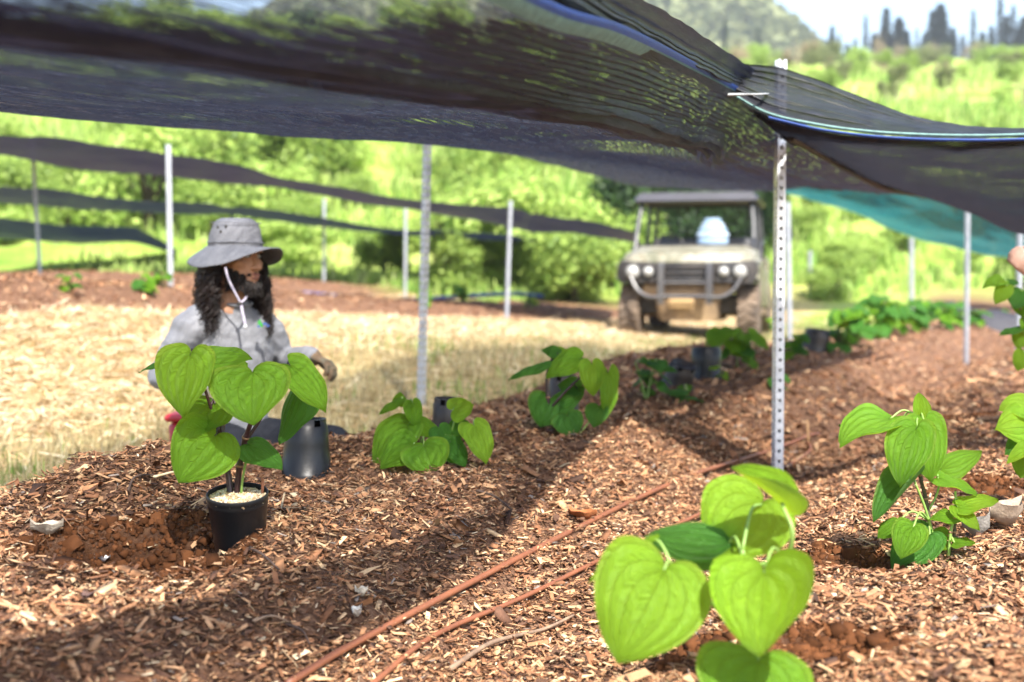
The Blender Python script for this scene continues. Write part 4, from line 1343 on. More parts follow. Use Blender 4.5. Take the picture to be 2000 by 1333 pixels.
# --- plant in focus at the right
rd = hit(1835, 1098)[1]
px_plant('young_plant', (1830, 1098), rd, 'sharp heart-leaved plant with grey-green stems beside a red soil hole', [
    (1738, 818, 1641, 846, 100, .02, -.06, .62, .0, 0, L1),
    (1758, 822, 1640, 812, 60, .06, .08, .9, .0, 2, LB),
    (1790, 838, 1754, 942, 84, -.06, -.10, .2, -.12, 1, L1),
    (1806, 826, 1824, 934, 84, -.02, -.06, .25, .12, 1, L1),
    (1838, 918, 1922, 870, 60, .04, .08, .55, .1, 2, L1),
    (1782, 935, 1702, 1014, 62, -.02, -.06, .45, -.2, 3, LB),
    (1797, 814, 1796, 766, 34, .02, .03, .1, .1, 3, L2),
    (1832, 934, 1912, 950, 54, .0, -.02, .7, .1, 1, L1),
    (1878, 988, 1948, 966, 50, -.02, -.03, .5, .1, 1, L2),
    (1868, 1012, 1819, 1006, 36, -.01, -.02, .55, 0, 1, L1),
    (1870, 990, 1913, 1030, 32, -.02, -.06, .4, .1, 1, L2),
    (1784, 1030, 1760, 1087, 66, -.08, -.11, .2, -.05, 0, L1),
    (1816, 1046, 1742, 1102, 84, -.02, -.05, .2, -.1, 1, LB),
    (1752, 1022, 1715, 1046, 40, -.02, -.04, .4, 0, 2, L1),
    (1864, 1060, 1904, 1054, 30, -.02, -.03, .55, 0, 1, L1),
    (1848, 1046, 1822, 1036, 26, 0, 0, .4, 0, 1, L1),
    (1850, 1066, 1824, 1062, 22, 0, 0, .4, 0, 1, L2)],
    [([(1820, 1106, .01), (1818, 1040, .02), (1808, 975, .02), (1797, 920, .02), (1799, 822, .02)], .0055, .0034, M_STEM_B, 7),
     ([(1822, 1045, .0), (1806, 990, -.01), (1788, 945, -.02)], .0035, .0026, M_STEM_G, 0),
     ([(1851, 1106, -.01), (1857, 1040, -.01), (1866, 1005, -.01), (1866, 960, 0)], .0034, .0026, M_STEM_G, 6),
     ([(1858, 1106, .01), (1864, 1040, .02), (1869, 985, .01)], .0036, .0028, M_STEM_B, 6),
     ([(1812, 1000, .02), (1830, 965, .02), (1840, 920, .04)], .003, .0022, M_STEM_G, 0)],
    M_STEM_G)
# --- plants cut by the right edge
px_plant('young_plant', (2040, 1000), 3.75, 'bright leafy plant cut off by the right edge, level with the hose post base', [
    (2010, 800, 1958, 792, 60, 0, -.03, .5, 0, 0, L2), (2012, 835, 1957, 832, 90, -.04, -.08, .3, 0, 1, L2), (2020, 860, 1968, 882, 60, -.06, -.08, .3, 0, 1, LB),
    (2020, 880, 1966, 902, 36, -.1, -.12, .6, 0, 3, L2), (2015, 890, 1992, 930, 60, -.06, -.08, .3, 0, 0, L1), (2035, 830, 2070, 900, 90, 0, 0, .3, 0, 0, L1)],
    [([(2038, 1010, 0), (2030, 920, 0), (2022, 800, 0)], .005, .003, M_STEM_G, 6)], M_STEM_G)
px_plant('tall_plant', (2018, 800), 5.3, 'taller plant with small leaves held by the hand at the right edge', [
    (1958, 549, 1921, 556, 30, 0, -.03, .5, 0, 0, L1), (1966, 560, 1946, 592, 32, -.02, -.04, .2, 0, 0, L2), (1972, 552, 1990, 548, 24, 0, 0, .6, 0, 1, LB),
    (1998, 570, 1982, 600, 46, -.02, -.04, .3, 0, 1, LB), (1992, 640, 1952, 648, 26, 0, -.02, .7, 0, 2, LB), (2000, 655, 1985, 680, 34, 0, 0, .3, 0, 0, L2),
    (2000, 690, 1988, 725, 34, 0, 0, .3, 0, 0, L2), (2010, 620, 2040, 660, 50, 0, 0, .3, 0, 0, L1), (2006, 585, 2003, 620, 50, 0, -.03, .3, 0, 0, L1)],
    [([(2018, 800, 0), (2008, 700, 0), (1998, 620, 0), (1975, 565, 0), (1962, 545, 0)], .006, .003, M_STEM_G, 8)], M_STEM_G)

# --- plants of the near row
d1 = hit(848, 915)[1]
px_plant('low_plant', (848, 908), d1, 'low spreading plant in front of the notched post', [
    (797, 832, 728, 898, 72, -.02, -.10, .4, -.1, 1, L1), (808, 868, 744, 907, 66, -.08, -.14, .3, 0, 0, L1), (828, 872, 850, 926, 92, -.10, -.16, .25, 0, 0, L1),
    (926, 832, 956, 894, 64, -.04, -.10, .3, .1, 1, L2), (782, 780, 737, 804, 26, 0, -.02, .75, 0, 2, L1), (778, 790, 782, 766, 26, .02, .02, .4, 0, 1, L1),
    (806, 788, 815, 834, 34, -.02, -.04, .2, .1, 1, L1), (884, 802, 922, 786, 54, 0, 0, .5, 0, 1, L2), (880, 864, 912, 906, 46, -.05, -.08, .2, .2, 1, LB),
    (866, 862, 892, 902, 46, -.05, -.08, .2, .1, 0, LB), (858, 836, 872, 868, 40, -.02, -.04, .3, 0, 1, LB), (816, 828, 862, 850, 40, 0, -.03, .5, 0, 2, L1),
    (900, 826, 892, 858, 40, 0, -.02, .3, 0, 1, LB)],
    [([(840, 908, 0), (818, 850, 0), (802, 800, 0), (784, 776, 0)], .004, .0026, M_STEM_G, 0), ([(860, 908, 0), (880, 850, 0), (892, 806, 0)], .004, .0028, M_STEM_G, 0),
     ([(870, 908, 0), (900, 870, 0), (925, 834, 0)], .003, .0022, M_STEM_D, 0)], M_STEM_G)
d2 = hit(1072, 848)[1]
px_plant('tall_stemmed_plant', (1072, 842), d2, 'plant with a bare dark upright stem and drooping leaves mid-bed', [
    (1080, 706, 990, 728, 36, 0, -.03, .8, 0, 2, LB), (1132, 702, 1066, 732, 50, -.03, -.06, .5, 0, 0, L1), (1090, 692, 1058, 680, 26, 0, 0, .5, 0, 1, LB), (1090, 690, 1140, 712, 40, .03, .0, .6, 0, 1, L1),
    (1156, 712, 1160, 772, 46, -.05, -.08, .25, .1, 0, L2), (1188, 728, 1196, 810, 46, -.03, -.06, .25, .2, 1, L1), (1076, 782, 1056, 832, 74, .0, -.03, .25, -.1, 0, LB), (1092, 792, 1138, 752, 46, .0, .0, .4, .2, 1, LB),
    (1108, 812, 1122, 852, 62, -.05, -.08, .25, 0, 1, LB), (1170, 796, 1160, 832, 44, -.03, -.06, .3, 0, 1, LB), (1128, 760, 1090, 748, 40, .02, .02, .4, 0, 1, LB)],
    [([(1071, 850, 0), (1071, 790, 0), (1068, 740, 0), (1078, 700, 0)], .0075, .004, M_STEM_D, 8), ([(1073, 800, 0), (1110, 760, -.02), (1150, 722, -.04)], .0045, .003, M_STEM_D, 0),
     ([(1130, 850, -.04), (1150, 825, -.03), (1168, 798, -.03)], .003, .002, M_STEM_G, 0)], M_STEM_D)

def random_plant(name, px, py, hpx, label, nleaf=12, group=None, spread=1.0, dmul=1.0, mats=None, lsz=.30):
    p, d = hit(px, py)
    h = hpx * d / FPX
    t = thing(name, p, label, 'plant', group)
    st = []
    for k in range(random.choice([2, 3])):
        a = random.uniform(0, 6.28); q = [p + Vector((0, 0, -.02)), p + Vector((math.cos(a) * h * .12, math.sin(a) * h * .12, h * .45)), p + Vector((math.cos(a) * h * .25 * spread, math.sin(a) * h * .25 * spread, h * .85))]
        stem_part(t, q, .005, .003, random.choice([M_STEM_G, M_STEM_D]), 'stem', 0, 5)
        st += catmull(q, 5)[3:]
    for i in range(nleaf):
        s0 = random.choice(st); a = random.uniform(0, 6.28)
        dr = Vector((math.cos(a), math.sin(a), random.uniform(-.1, .35)))
        b_ = s0 + dr * h * random.uniform(.12, .30) * spread
        ln = h * random.uniform(.8, 1.2) * lsz
        tip = b_ + (dr + Vector((0, 0, -random.uniform(.3, 1.0)))).normalized() * ln
        if tip.z < p.z + .01: tip.z = p.z + .01
        set_leaf(t, b_, tip, ln * random.uniform(.85, 1.1), UPV + dr * .5 + TOCAM(b_) * .5, random.choice([0, 1, 1, 2]), random.choice(mats or [L1, LB, LB]))
        m = MB(); m.tube([s0, (s0 + b_) / 2 + Vector((0, 0, .01)), b_], [.0025, .0022, .002], 5); m.build('petiole', M_STEM_G, t)
    return t
random_plant('low_plant', 1262, 782, 88, 'curled dark green plant right of the tall-stemmed plant', 13, mats=[LB, LB, L1], lsz=.36)
random_plant('low_plant', 1345, 786, 40, 'single broad leaf sprout lying right of the curled plant', 4, mats=[LB], lsz=.9)
random_plant('tall_stemmed_plant', 1440, 722, 92, 'bright leafy plant left of the near post, in front of the wheel', 13, mats=[L1, L1, LB], lsz=.42)
random_plant('low_plant', 1408, 745, 30, 'pale sprout at the foot of the shiny pot', 4, mats=[L2], lsz=.6)
random_plant('low_plant', 1515, 762, 34, 'lone round leaf sprout hidden behind the near post', 4, mats=[LB], lsz=.75)
random_plant('low_plant', 1545, 702, 56, 'leafy plant just right of the near post', 14, mats=[LB, L1], lsz=.40)
random_plant('low_plant', 1640, 690, 60, 'first plant of the dense far row right of the near post', 15, mats=[LB], lsz=.40)
for i, (px, py, h, lab) in enumerate([(1672, 676, 84, 'far row plant with open gaps, second in the dense row'), (1708, 664, 92, 'tallest plant of the dense far row'), (1748, 654, 76, 'far row plant right of the tallest one'),
                                      (1790, 648, 66, 'far row plant below the distant post'), (1832, 643, 58, 'far row plant left of the dark heap'), (1868, 643, 54, 'far row plant just left of the slim steel post'),
                                      (1908, 640, 44, 'far row plant right of the slim steel post'), (1945, 642, 40, 'last far row plant near the right edge')]):
    random_plant('row_plant', px, py, h, lab, 24, mats=[LB, LB, L1], lsz=.38)
for (px, py, h, lab) in [(135, 572, 40, 'small blurred plant on the far bed beside the leaning left post'), (285, 574, 48, 'leafy blurred plant on the far bed behind the sunlit post'), (320, 560, 40, 'darker small plant touching the sunlit post'),
                         (830, 600, 26, 'tiny plant on the far bed at the notched post'), (905, 590, 36, 'small plant between notched post and mid-field post'), (1035, 606, 28, 'tiny plant right of the mid-field post'), (1500, 655, 40, 'plant showing under the vehicle side behind the near post')]:
    random_plant('far_plant', px, py, h, lab, 9, mats=[LB, L1], lsz=.45)

# --- loose bits lying on the mulch
def stick(pxs, r, label, mat):
    pts = [hit(*p)[0] + Vector((0, 0, r + .012 + (.01 if i == 1 else 0))) for i, p in enumerate(pxs)]
    c = catmull(pts, 5)
    m = MB(); m.tube(c, [r * (1 - .5 * i / len(c)) for i in range(len(c))], 6)
    return tag(m.build('fallen_stick', mat), label, 'stick', 'sticks on the mulch')
M_STICK = simple('dry_stick', (.30, .20, .13), (.14, .09, .06), 40, .85, bmp=.4)
M_STICK2 = simple('dark_stick', (.09, .055, .04), (.05, .03, .022), 40, .85, bmp=.4)
stick([(880, 1325), (960, 1282), (1060, 1246), (1120, 1218)], .006, 'long bent stick lying at the lower edge beside the shadow', M_STICK)
stick([(485, 1234), (530, 1230), (565, 1232)], .0035, 'short pale stick left of the thick hose near the bottom', M_STICK)
stick([(558, 1234), (590, 1258), (605, 1275)], .003, 'thin grey stick meeting the short pale stick', M_STICK2)
stick([(930, 970), (965, 988), (1000, 1008)], .004, 'dark twig on the shaded mulch in mid-bed', M_STICK2)
stick([(488, 1085), (515, 1110), (545, 1128)], .0035, 'dark twig right below the black pot', M_STICK2)
stick([(556, 975), (552, 1000), (545, 1030)], .003, 'pale upright straw right of the black pot', simple('pale_straw', (.55, .42, .25), (.4, .3, .18), 40, .8))
stick([(1935, 1092), (1970, 1090), (1998, 1100)], .003, 'curved dry twig at the right edge below the plant', M_STICK)
stick([(250, 972), (262, 955), (290, 940), (330, 946)], .003, 'thin dark wiry root over the dug mound', M_STICK2)
stick([(300, 945), (345, 942), (375, 935)], .0035, 'pale straw across the dug mound left of the pot', simple('pale_straw2', (.6, .5, .33), (.45, .35, .2), 40, .8))

def dry_leaf(px, py, w, label, col, yaw=0, curlz=.02):
    p, d = hit(px, py)
    ww = w * d / FPX
    m = MB(); rows = []
    for i in range(7):
        t = i / 6; row = []
        for j in range(6):
            s = j / 5 - .5
            wv = math.sin(math.pi * (t * .92 + .05)) * .62 * (1 + .15 * math.sin(7 * t + j * 2))
            q = Vector(((t - .5) * ww, s * ww * wv, .010 + curlz * (abs(s) * 1.6 + (t - .5) ** 2 * 1.4) + .004 * math.sin(9 * t + 5 * s)))
            row.append(p + Matrix.Rotation(yaw, 3, 'Z') @ q)
        rows.append(row)
    m.grid(rows)
    mt = simple('dry_leaf', col, tuple(c * .6 for c in col), 50, .8, bmp=.5, bscale=200)
    return tag(m.build('dry_leaf', mt), label, 'leaf', 'dry leaves on the ground')
dry_leaf(92, 1055, 62, 'pale torn dry leaf lying in the dug hole at left', (.62, .52, .40), .3, .03)
dry_leaf(697, 1215, 34, 'white curled dry leaf left of the thick hose', (.72, .68, .6), 1.2)
dry_leaf(706, 1175, 26, 'small cream dry leaf just above the white curled one', (.75, .68, .55), .3)
dry_leaf(200, 1106, 30, 'small whitish scrap on the mulch below the dug hole', (.75, .73, .72), .2, .012)
dry_leaf(1138, 1023, 58, 'orange brown dry leaf touching the thick hose', (.36, .12, .035), -.4, .03)
dry_leaf(1965, 1040, 92, 'large crumpled grey brown dry leaf at the right edge', (.40, .31, .23), .5, .07)
dry_leaf(1905, 1062, 55, 'grey curled dry leaf beside the right plant stems', (.24, .22, .20), -.6, .06)
dry_leaf(398, 1048, 22, 'small reddish bark flake left of the black pot', (.42, .22, .14), .6, .01)
dry_leaf(172, 1180, 40, 'dark brown bark strip on the mulch at lower left', (.11, .06, .05), 1.3, .01)
# heap of black sheeting on the far right
p, d = hit(1850, 632)
hp = thing('plastic_heap', p, 'dark heap of crumpled black sheeting beyond the far row', 'tarp')
def heap(pxs, name, mat, hgt):
    rows = []
    for i, (px, py) in enumerate(pxs):
        q = P(px, py, d + 1.5); w = .55
        gz = Hs(q.x, q.y) - .05
        row = []
        for k in range(9):
            t = k / 8; row.append(Vector((q.x + random.uniform(-.03, .03), q.y - w / 2 + w * t, gz + max(0, q.z - gz) * math.sin(math.pi * t) ** .7 + random.uniform(-.03, .03))))
        rows.append(row)
    m = MB(); m.grid(rows); return m.build(name, mat, hp)
heap([(1800, 625), (1820, 604), (1835, 598), (1850, 590), (1860, 585), (1872, 600), (1890, 602), (1920, 610), (1950, 606), (1985, 614), (2010, 618), (2030, 625)], 'sheeting', simple('black_sheeting', (.012, .012, .018), (.03, .03, .04), 6, .7, bmp=.4, bscale=20), .3)
# ------------------------------------------------------------------ utility vehicle
def camo_mat():
    m, nt, out = new_mat('camo_paint')
    n1 = noise(nt, 3.2, 3, .5, dist=1.2); n2 = noise(nt, 7.5, 3, .6, dist=.8)
    c = ramp(nt, n1, [(.38, (.15, .145, .10)), (.5, (.25, .24, .18)), (.62, (.075, .09, .05))])
    c = mixc(nt, ramp(nt, n2, [(.56, (0, 0, 0)), (.60, (1, 1, 1))]), c, (.13, .12, .07))
    dust = noise(nt, 1.6, 5)
    c = mixc(nt, mth(nt, 'MULTIPLY', dust, .5), c, (.23, .19, .135))
    b = N(nt, 'ShaderNodeBsdfPrincipled', Roughness=.45)
    nt.links.new(c, b.inputs['Base Color']); nt.links.new(b.outputs[0], out.inputs[0])
    return m
M_CAMO = camo_mat()
M_BLK = simple('dark_plastic', (.022, .022, .025), (.055, .047, .04), 5, .5)
M_FRAME = simple('roll_bar_paint', (.028, .028, .034), (.05, .05, .05), 8, .4)
M_GUARD = simple('guard_tube_paint', (.05, .05, .058), (.08, .077, .074), 8, .38)
M_TIRE = simple('muddy_tyre', (.055, .043, .034), (.20, .145, .10), 5, .9, bmp=.5, bscale=30)
M_RIM = simple('muddy_rim', (.20, .15, .11), (.34, .25, .17), 6, .7)
M_MUD = simple('muddy_metal', (.36, .25, .14), (.10, .07, .05), 4, .85, bmp=.3, bscale=12)
M_LAMP = simple('headlamp_glass', (.38, .38, .36), (.30, .30, .29), 10, .15)
M_SEAT = simple('seat_vinyl', (.05, .05, .055), (.08, .08, .08), 9, .5)
M_ROOF = simple('roof_plastic', (.03, .03, .042), (.022, .022, .03), 5, .45)
utv = thing('utility_vehicle', (0, 0, 0), 'muddy camouflage four-wheel utility vehicle with roof parked in the aisle', 'vehicle')
def part(name, mat, fn, sharp=40, parent=None):
    m = MB(); fn(m); return m.build(name, mat, parent or utv, sharp=sharp)
def hood(m):
    m.hull([(sx * x, y, z) for sx in (-1, 1) for (x, y, z) in [(.74, 1.50, .86), (.60, 1.58, .90), (.66, 1.50, .98), (.50, 1.52, 1.01), (.74, 1.2, 1.0), (.60, .85, 1.10), (.74, .70, 1.05), (.76, .70, .86), (.45, 1.0, 1.09)]])
part('hood', M_CAMO, hood)
for sx in (-1, 1):
    def fender(m):
        m.hull([(sx * x, y, z) for (x, y, z) in [(.62, 1.52, .92), (.80, 1.42, .86), (.82, 1.1, .93), (.82, .80, .90), (.80, .64, .72), (.62, .62, .80), (.62, 1.0, .98), (.80, 1.50, .72), (.66, 1.56, .72)]])
    part('fender', M_CAMO, fender)
    def door(m): m.cbox((sx * .745, -.05, .62), (.05, 1.35, .50), .03); m.cbox((sx * .76, -.85, .66), (.06, .35, .62), .03)
    dpart = part('side_panel', M_CAMO, door)
    part('sill', M_MUD, lambda m: m.cbox((sx * .70, -.1, .31), (.12, 1.9, .10), .03))
    # two round lamps each side in a dark housing
    def housing(m): m.hull([(sx * x, y, z) for (x, y, z) in [(.33, 1.60, .90), (.33, 1.60, .68), (.33, 1.45, .68), (.33, 1.45, .9), (.74, 1.56, .92), (.80, 1.50, .80), (.74, 1.56, .67), (.8, 1.3, .7), (.8, 1.3, .9)]])
    part('lamp_housing', M_BLK, housing)
    for (lx, lr) in ((.60, .085), (.42, .065)):
        R = Matrix.Rotation(-math.pi / 2, 4, 'X')
        h_ = part('headlight', M_LAMP, lambda m: m.lathe([(lr, 0), (lr * .96, .02), (lr * .7, .045), (lr * .35, .06), (.001, .064)], 22, c=(sx * lx, 1.585 if lx < .5 else 1.565, .795), ax=R))
        part('bezel', M_BLK, lambda m: m.lathe([(lr * 1.0, 0), (lr * 1.02, .04), (lr * 1.14, .035), (lr * 1.18, 0)], 22, c=(sx * lx, 1.585 if lx < .5 else 1.565, .795), ax=R), parent=h_)
    for yy in (1.12, -1.35):
        w = part('wheel', M_TIRE, lambda m: m.lathe([(.15, -.11), (.26, -.125), (.315, -.10), (.325, -.05), (.325, .05), (.315, .10), (.26, .125), (.15, .11), (.15, -.11)], 30, c=(sx * .67, yy, .325), ax=Matrix.Rotation(math.pi / 2, 4, 'Y')))
        def tread(m):
            for k in range(22):
                a = 2 * math.pi * k / 22
                for s2 in (-1, 1):
                    R = Matrix.Rotation(a + s2 * .07, 3, 'X')
                    m.box(Vector((sx * .67 + s2 * .06, yy, .325)) + R @ Vector((0, 0, .328)), (.10, .04, .022), 0, R @ Matrix.Rotation(s2 * .35, 3, 'Z'))
        part('tread', M_TIRE, tread, parent=w)
        part('rim', M_RIM, lambda m: m.lathe([(.16, -.02), (.15, .04), (.10, .05), (.06, .07), (.001, .07)], 20, c=(sx * .67, yy, .325), ax=Matrix.Rotation(sx * math.pi / 2, 4, 'Y')), parent=w)
    # roll cage
    part('front_pillar', M_FRAME, lambda m: m.tube(catmull([(sx * .70, .80, .98), (sx * .68, .62, 1.32), (sx * .65, .45, 1.62), (sx * .64, .30, 1.66)], 6), .028, 9))
    part('middle_pillar', M_FRAME, lambda m: m.tube([(sx * .70, -.30, .60), (sx * .68, -.30, 1.2), (sx * .65, -.32, 1.64)], .026, 9))
    part('rear_pillar', M_FRAME, lambda m: m.tube([(sx * .70, -1.02, .60), (sx * .69, -1.02, 1.2), (sx * .65, -1.0, 1.64)], .026, 9))
    part('grab_bar', M_FRAME, lambda m: m.tube(catmull([(sx * .74, .55, .9), (sx * .76, .35, 1.12), (sx * .76, -.1, 1.14), (sx * .74, -.25, .9)], 6), .018, 8))
part('roof', M_ROOF, lambda m: m.hull([(sx * x, y, z) for sx in (-1, 1) for (x, y, z) in [(.72, .58, 1.645), (.74, .50, 1.68), (.66, .52, 1.745), (.60, -.3, 1.765), (.66, -1.1, 1.745), (.74, -1.1, 1.66), (.72, .45, 1.63), (.72, -1.15, 1.64)]]))
part('cross_bar', M_FRAME, lambda m: (m.tube([(-.65, -.32, 1.62), (.65, -.32, 1.62)], .024, 8), m.tube([(-.66, -1.0, 1.1), (.66, -1.0, 1.1)], .02, 8)))
part('rear_screen', M_FRAME, lambda m: [m.tube([(-.62 + k * .124, -1.01, 1.1), (-.62 + k * .124, -1.01, 1.6)], .006, 5) for k in range(11)] + [m.tube([(-.64, -1.012, 1.15 + k * .09), (.64, -1.012, 1.15 + k * .09)], .006, 5) for k in range(6)])
def grille(m):
    m.cbox((0, 1.52, .78), (.66, .10, .24), .02)
part('grille', M_BLK, grille)
for k in range(3):
    part('grille_slat', M_BLK, lambda m: m.cbox((0, 1.585, .71 + k * .07), (.46, .03, .03), .008))
part('front_panel', M_MUD, lambda m: m.cbox((0, 1.42, .60), (1.0, .16, .15), .03))
part('skid_plate', M_MUD, lambda m: m.hull([(sx * x, y, z) for sx in (-1, 1) for (x, y, z) in [(.30, 1.45, .52), (.34, 1.30, .26), (.28, 1.38, .24), (.40, .8, .24), (.40, .8, .5), (.36, 1.40, .50)]]))
part('number_panel', simple('tan_mud_patch', (.55, .38, .18), (.42, .28, .14), 8, .8), lambda m: m.cbox((.06, 1.475, .44), (.28, .02, .10), .006))
part('underbody', simple('underbody', (.03, .028, .025), (.06, .05, .04), 8, .9), lambda m: m.cbox((0, 0, .42), (1.25, 2.6, .22), .04))
for yy in (1.12, -1.35):
    part('axle', M_MUD, lambda m: (m.tube([(-.6, yy, .33), (.6, yy, .33)], .04, 8), m.tube([(-.55, yy - .05, .30), (-.3, yy - .05, .62)], .035, 8), m.tube([(.55, yy - .05, .30), (.3, yy - .05, .62)], .035, 8)))
for sx in (-1, 1):
    part('guard_upright', M_GUARD, lambda m: m.hull([(sx * x, y, z) for x in (.235, .305) for (y, z) in [(1.62, .90), (1.67, .88), (1.70, .50), (1.68, .43), (1.62, .43), (1.63, .6)]]))
    part('guard_side_bar', M_GUARD, lambda m: m.tube(catmull([(sx * .27, 1.69, .51), (sx * .42, 1.68, .52), (sx * .54, 1.65, .60), (sx * .62, 1.60, .74)], 8), .024, 9))
part('guard_cross_bar', M_GUARD, lambda m: (m.tube([(-.28, 1.68, .52), (.28, 1.68, .52)], .022, 8), m.tube([(-.27, 1.66, .67), (.27, 1.66, .67)], .016, 8)))
part('bonnet_cowl', M_BLK, lambda m: m.cbox((0, .66, 1.06), (1.38, .18, .12), .03))
part('dashboard', M_BLK, lambda m: m.cbox((0, .50, 1.0), (1.30, .25, .22), .05))
for yy in (-.05, -.85):
    part('seat', M_SEAT, lambda m: m.cbox((0, yy, .66), (1.20, .45, .16), .05))
    part('seat_back', M_SEAT, lambda m: m.cbox((0, yy - .24, .98), (1.20, .12, .52), .05, rot=Matrix.Rotation(.15, 3, 'X')))
part('steering_wheel', M_BLK, lambda m: (m.tube([(.34 + .17 * math.cos(a), .30 - .08 * math.sin(a), 1.10 + .15 * math.sin(a)) for a in [2 * math.pi * k / 20 for k in range(21)]], .016, 7, caps=False), m.tube([(.34, .30, 1.10), (.34, .5, 1.0)], .03, 7)))
bed_ = part('cargo_bed', M_CAMO, lambda m: (m.cbox((0, -1.45, .72), (1.40, .72, .06), .02), m.cbox((-.70, -1.45, .86), (.05, .72, .30), .02), m.cbox((.70, -1.45, .86), (.05, .72, .30), .02), m.cbox((0, -1.10, .88), (1.40, .05, .32), .02), m.cbox((0, -1.80, .86), (1.40, .05, .30), .02)))
up_, ud_ = P(1336, 650, 17.2), 17.2
gz = Hs(up_.x, up_.y + 1.3)
utv.location = (up_.x + .36, up_.y + 1.30, gz - .01)
utv.rotation_euler.z = math.pi - .23
utv.scale = (1.06, 1.06, 1.06)
bndl = thing('striped_bundle', (0, 0, 0), 'pale blue striped bundle standing on the vehicle seat behind the hood', 'bundle')
for i, (w, z0, z1) in enumerate([(.20, 0, .09), (.21, .09, .155), (.185, .155, .215), (.15, .215, .275), (.115, .275, .335)]):
    m = MB(); m.lathe([(.001, z0), (w * .92, z0), (w, z0 + .014), (w * .97, z1 - .014), (w * .88, z1), (.001, z1)], 20)
    for v in m.v: v.y *= .5
    m.build('layer', simple('pale_blue_fabric', (.24, .35, .47) if i % 2 == 0 else (.42, .50, .58), (.24, .33, .45), 12, .6, bmp=.2), bndl)
bl_ = Matrix.Rotation(utv.rotation_euler.z, 3, 'Z') @ Vector((-.20, .42, 1.19))
bndl.location = Vector(utv.location) + bl_
bndl.rotation_euler.z = utv.rotation_euler.z

# ------------------------------------------------------------------ people
def ell(m, c, r, R=None, n=14):
    c = Vector(c); vs = []; fs = []
    for i in range(n + 1):
        th = math.pi * i / n
        for j in range(2 * n):
            ph = math.pi * j / n
            q = Vector((r[0] * math.sin(th) * math.cos(ph), r[1] * math.sin(th) * math.sin(ph), r[2] * math.cos(th)))
            if R is not None: q = R @ q
            vs.append(c + q)
    for i in range(n):
        for j in range(2 * n):
            fs.append((i * 2 * n + j, (i + 1) * 2 * n + j, (i + 1) * 2 * n + (j + 1) % (2 * n), i * 2 * n + (j + 1) % (2 * n)))
    m.add(vs, fs)

def cap(m, pts, rad, n=14):
    pts = [Vector(p) for p in pts]
    m.tube(pts, rad, n)
    for p, r in zip(pts, rad): ell(m, p, (r, r, r), n=8)

def fuse(m, voxel, it=6, fac=.5):
    """one continuous skin over all the volumes in m"""
    me = m.mesh('tmp', M_BLK)
    o = bpy.data.objects.new('tmp', me); COL.objects.link(o)
    md = o.modifiers.new('r', 'REMESH'); md.mode = 'VOXEL'; md.voxel_size = voxel
    sm = o.modifiers.new('s', 'SMOOTH'); sm.factor = fac; sm.iterations = it
    dg = bpy.context.evaluated_depsgraph_get(); dg.update()
    out = bpy.data.meshes.new_from_object(o.evaluated_get(dg))
    bpy.data.objects.remove(o); bpy.data.meshes.remove(me)
    out.materials.clear()
    return out

def add_mesh(name, me, mats, parent, folds=0, fs=18):
    off = np.array(parent_origin(parent))
    n = len(me.vertices); co = np.empty(n * 3, np.float32); me.vertices.foreach_get('co', co); co = co.reshape(-1, 3)
    if folds:
        no = np.empty(n * 3, np.float32); me.vertices.foreach_get('normal', no); no = no.reshape(-1, 3)
        q = fnoise(co[:, 0] * fs + co[:, 1] * 9, co[:, 2] * fs * 1.6 + co[:, 1] * 7, 3) + .6 * (.5 - np.abs(fnoise(co[:, 2] * fs * 1.2 + co[:, 0] * 11, co[:, 1] * fs + co[:, 0] * 5, 2)) * 2)
        co = co + no * (q * folds)[:, None]
    me.vertices.foreach_set('co', (co - off).astype(np.float32).ravel())
    for mt in mats: me.materials.append(mt)
    me.polygons.foreach_set('use_smooth', np.ones(len(me.polygons), bool)); me.update()
    me.name = name
    o = bpy.data.objects.new(name, me); COL.objects.link(o); o.parent = parent
    return o

def skin_mat(name, c1, c2):
    m, nt, out = new_mat(name)
    b = N(nt, 'ShaderNodeBsdfPrincipled', Roughness=.48)
    b.inputs['Subsurface Weight'].default_value = .12
    b.inputs['Subsurface Radius'].default_value = (.012, .005, .003)
    b.inputs['Subsurface Scale'].default_value = .5
    nt.links.new(ramp(nt, noise(nt, 22, 5), [(.3, c1), (.7, c2)]), b.inputs['Base Color'])
    nt.links.new(bump(nt, noise(nt, 260, 4), .2, .001), b.inputs['Normal'])
    nt.links.new(b.outputs[0], out.inputs[0])
    return m
M_SKIN = skin_mat('brown_skin', (.56, .30, .185), (.64, .36, .23))
M_SKIN2 = skin_mat('fair_skin', (.46, .27, .20), (.52, .32, .24))
def knit_mat(name, c1, c2):
    m, nt, out = new_mat(name)
    b = N(nt, 'ShaderNodeBsdfPrincipled', Roughness=.85)
    b.inputs['Specular IOR Level'].default_value = .2
    f = mth(nt, 'ADD', mth(nt, 'MULTIPLY', noise(nt, 7, 5, .6), .6), mth(nt, 'MULTIPLY', noise(nt, 170, 3), .4))
    nt.links.new(ramp(nt, f, [(.35, c1), (.65, c2)]), b.inputs['Base Color'])
    nt.links.new(bump(nt, noise(nt, 260, 3), .35, .002), b.inputs['Normal'])
    nt.links.new(b.outputs[0], out.inputs[0])
    return m
M_SHIRT = knit_mat('grey_shirt', (.245, .25, .275), (.31, .315, .34))
M_PANTS = knit_mat('charcoal_trousers', (.012, .014, .020), (.024, .026, .034))
M_HAT = knit_mat('washed_grey_hat', (.135, .14, .158), (.235, .24, .265))
M_HAIR = simple('dark_hair', (.012, .007, .006), (.030, .016, .011), 30, .42)
M_BEARD = simple('dark_beard', (.010, .007, .006), (.022, .014, .011), 30, .55)
M_GLOVE = simple('muddy_glove', (.10, .12, .09), (.22, .12, .06), 26, .8, bmp=.4)
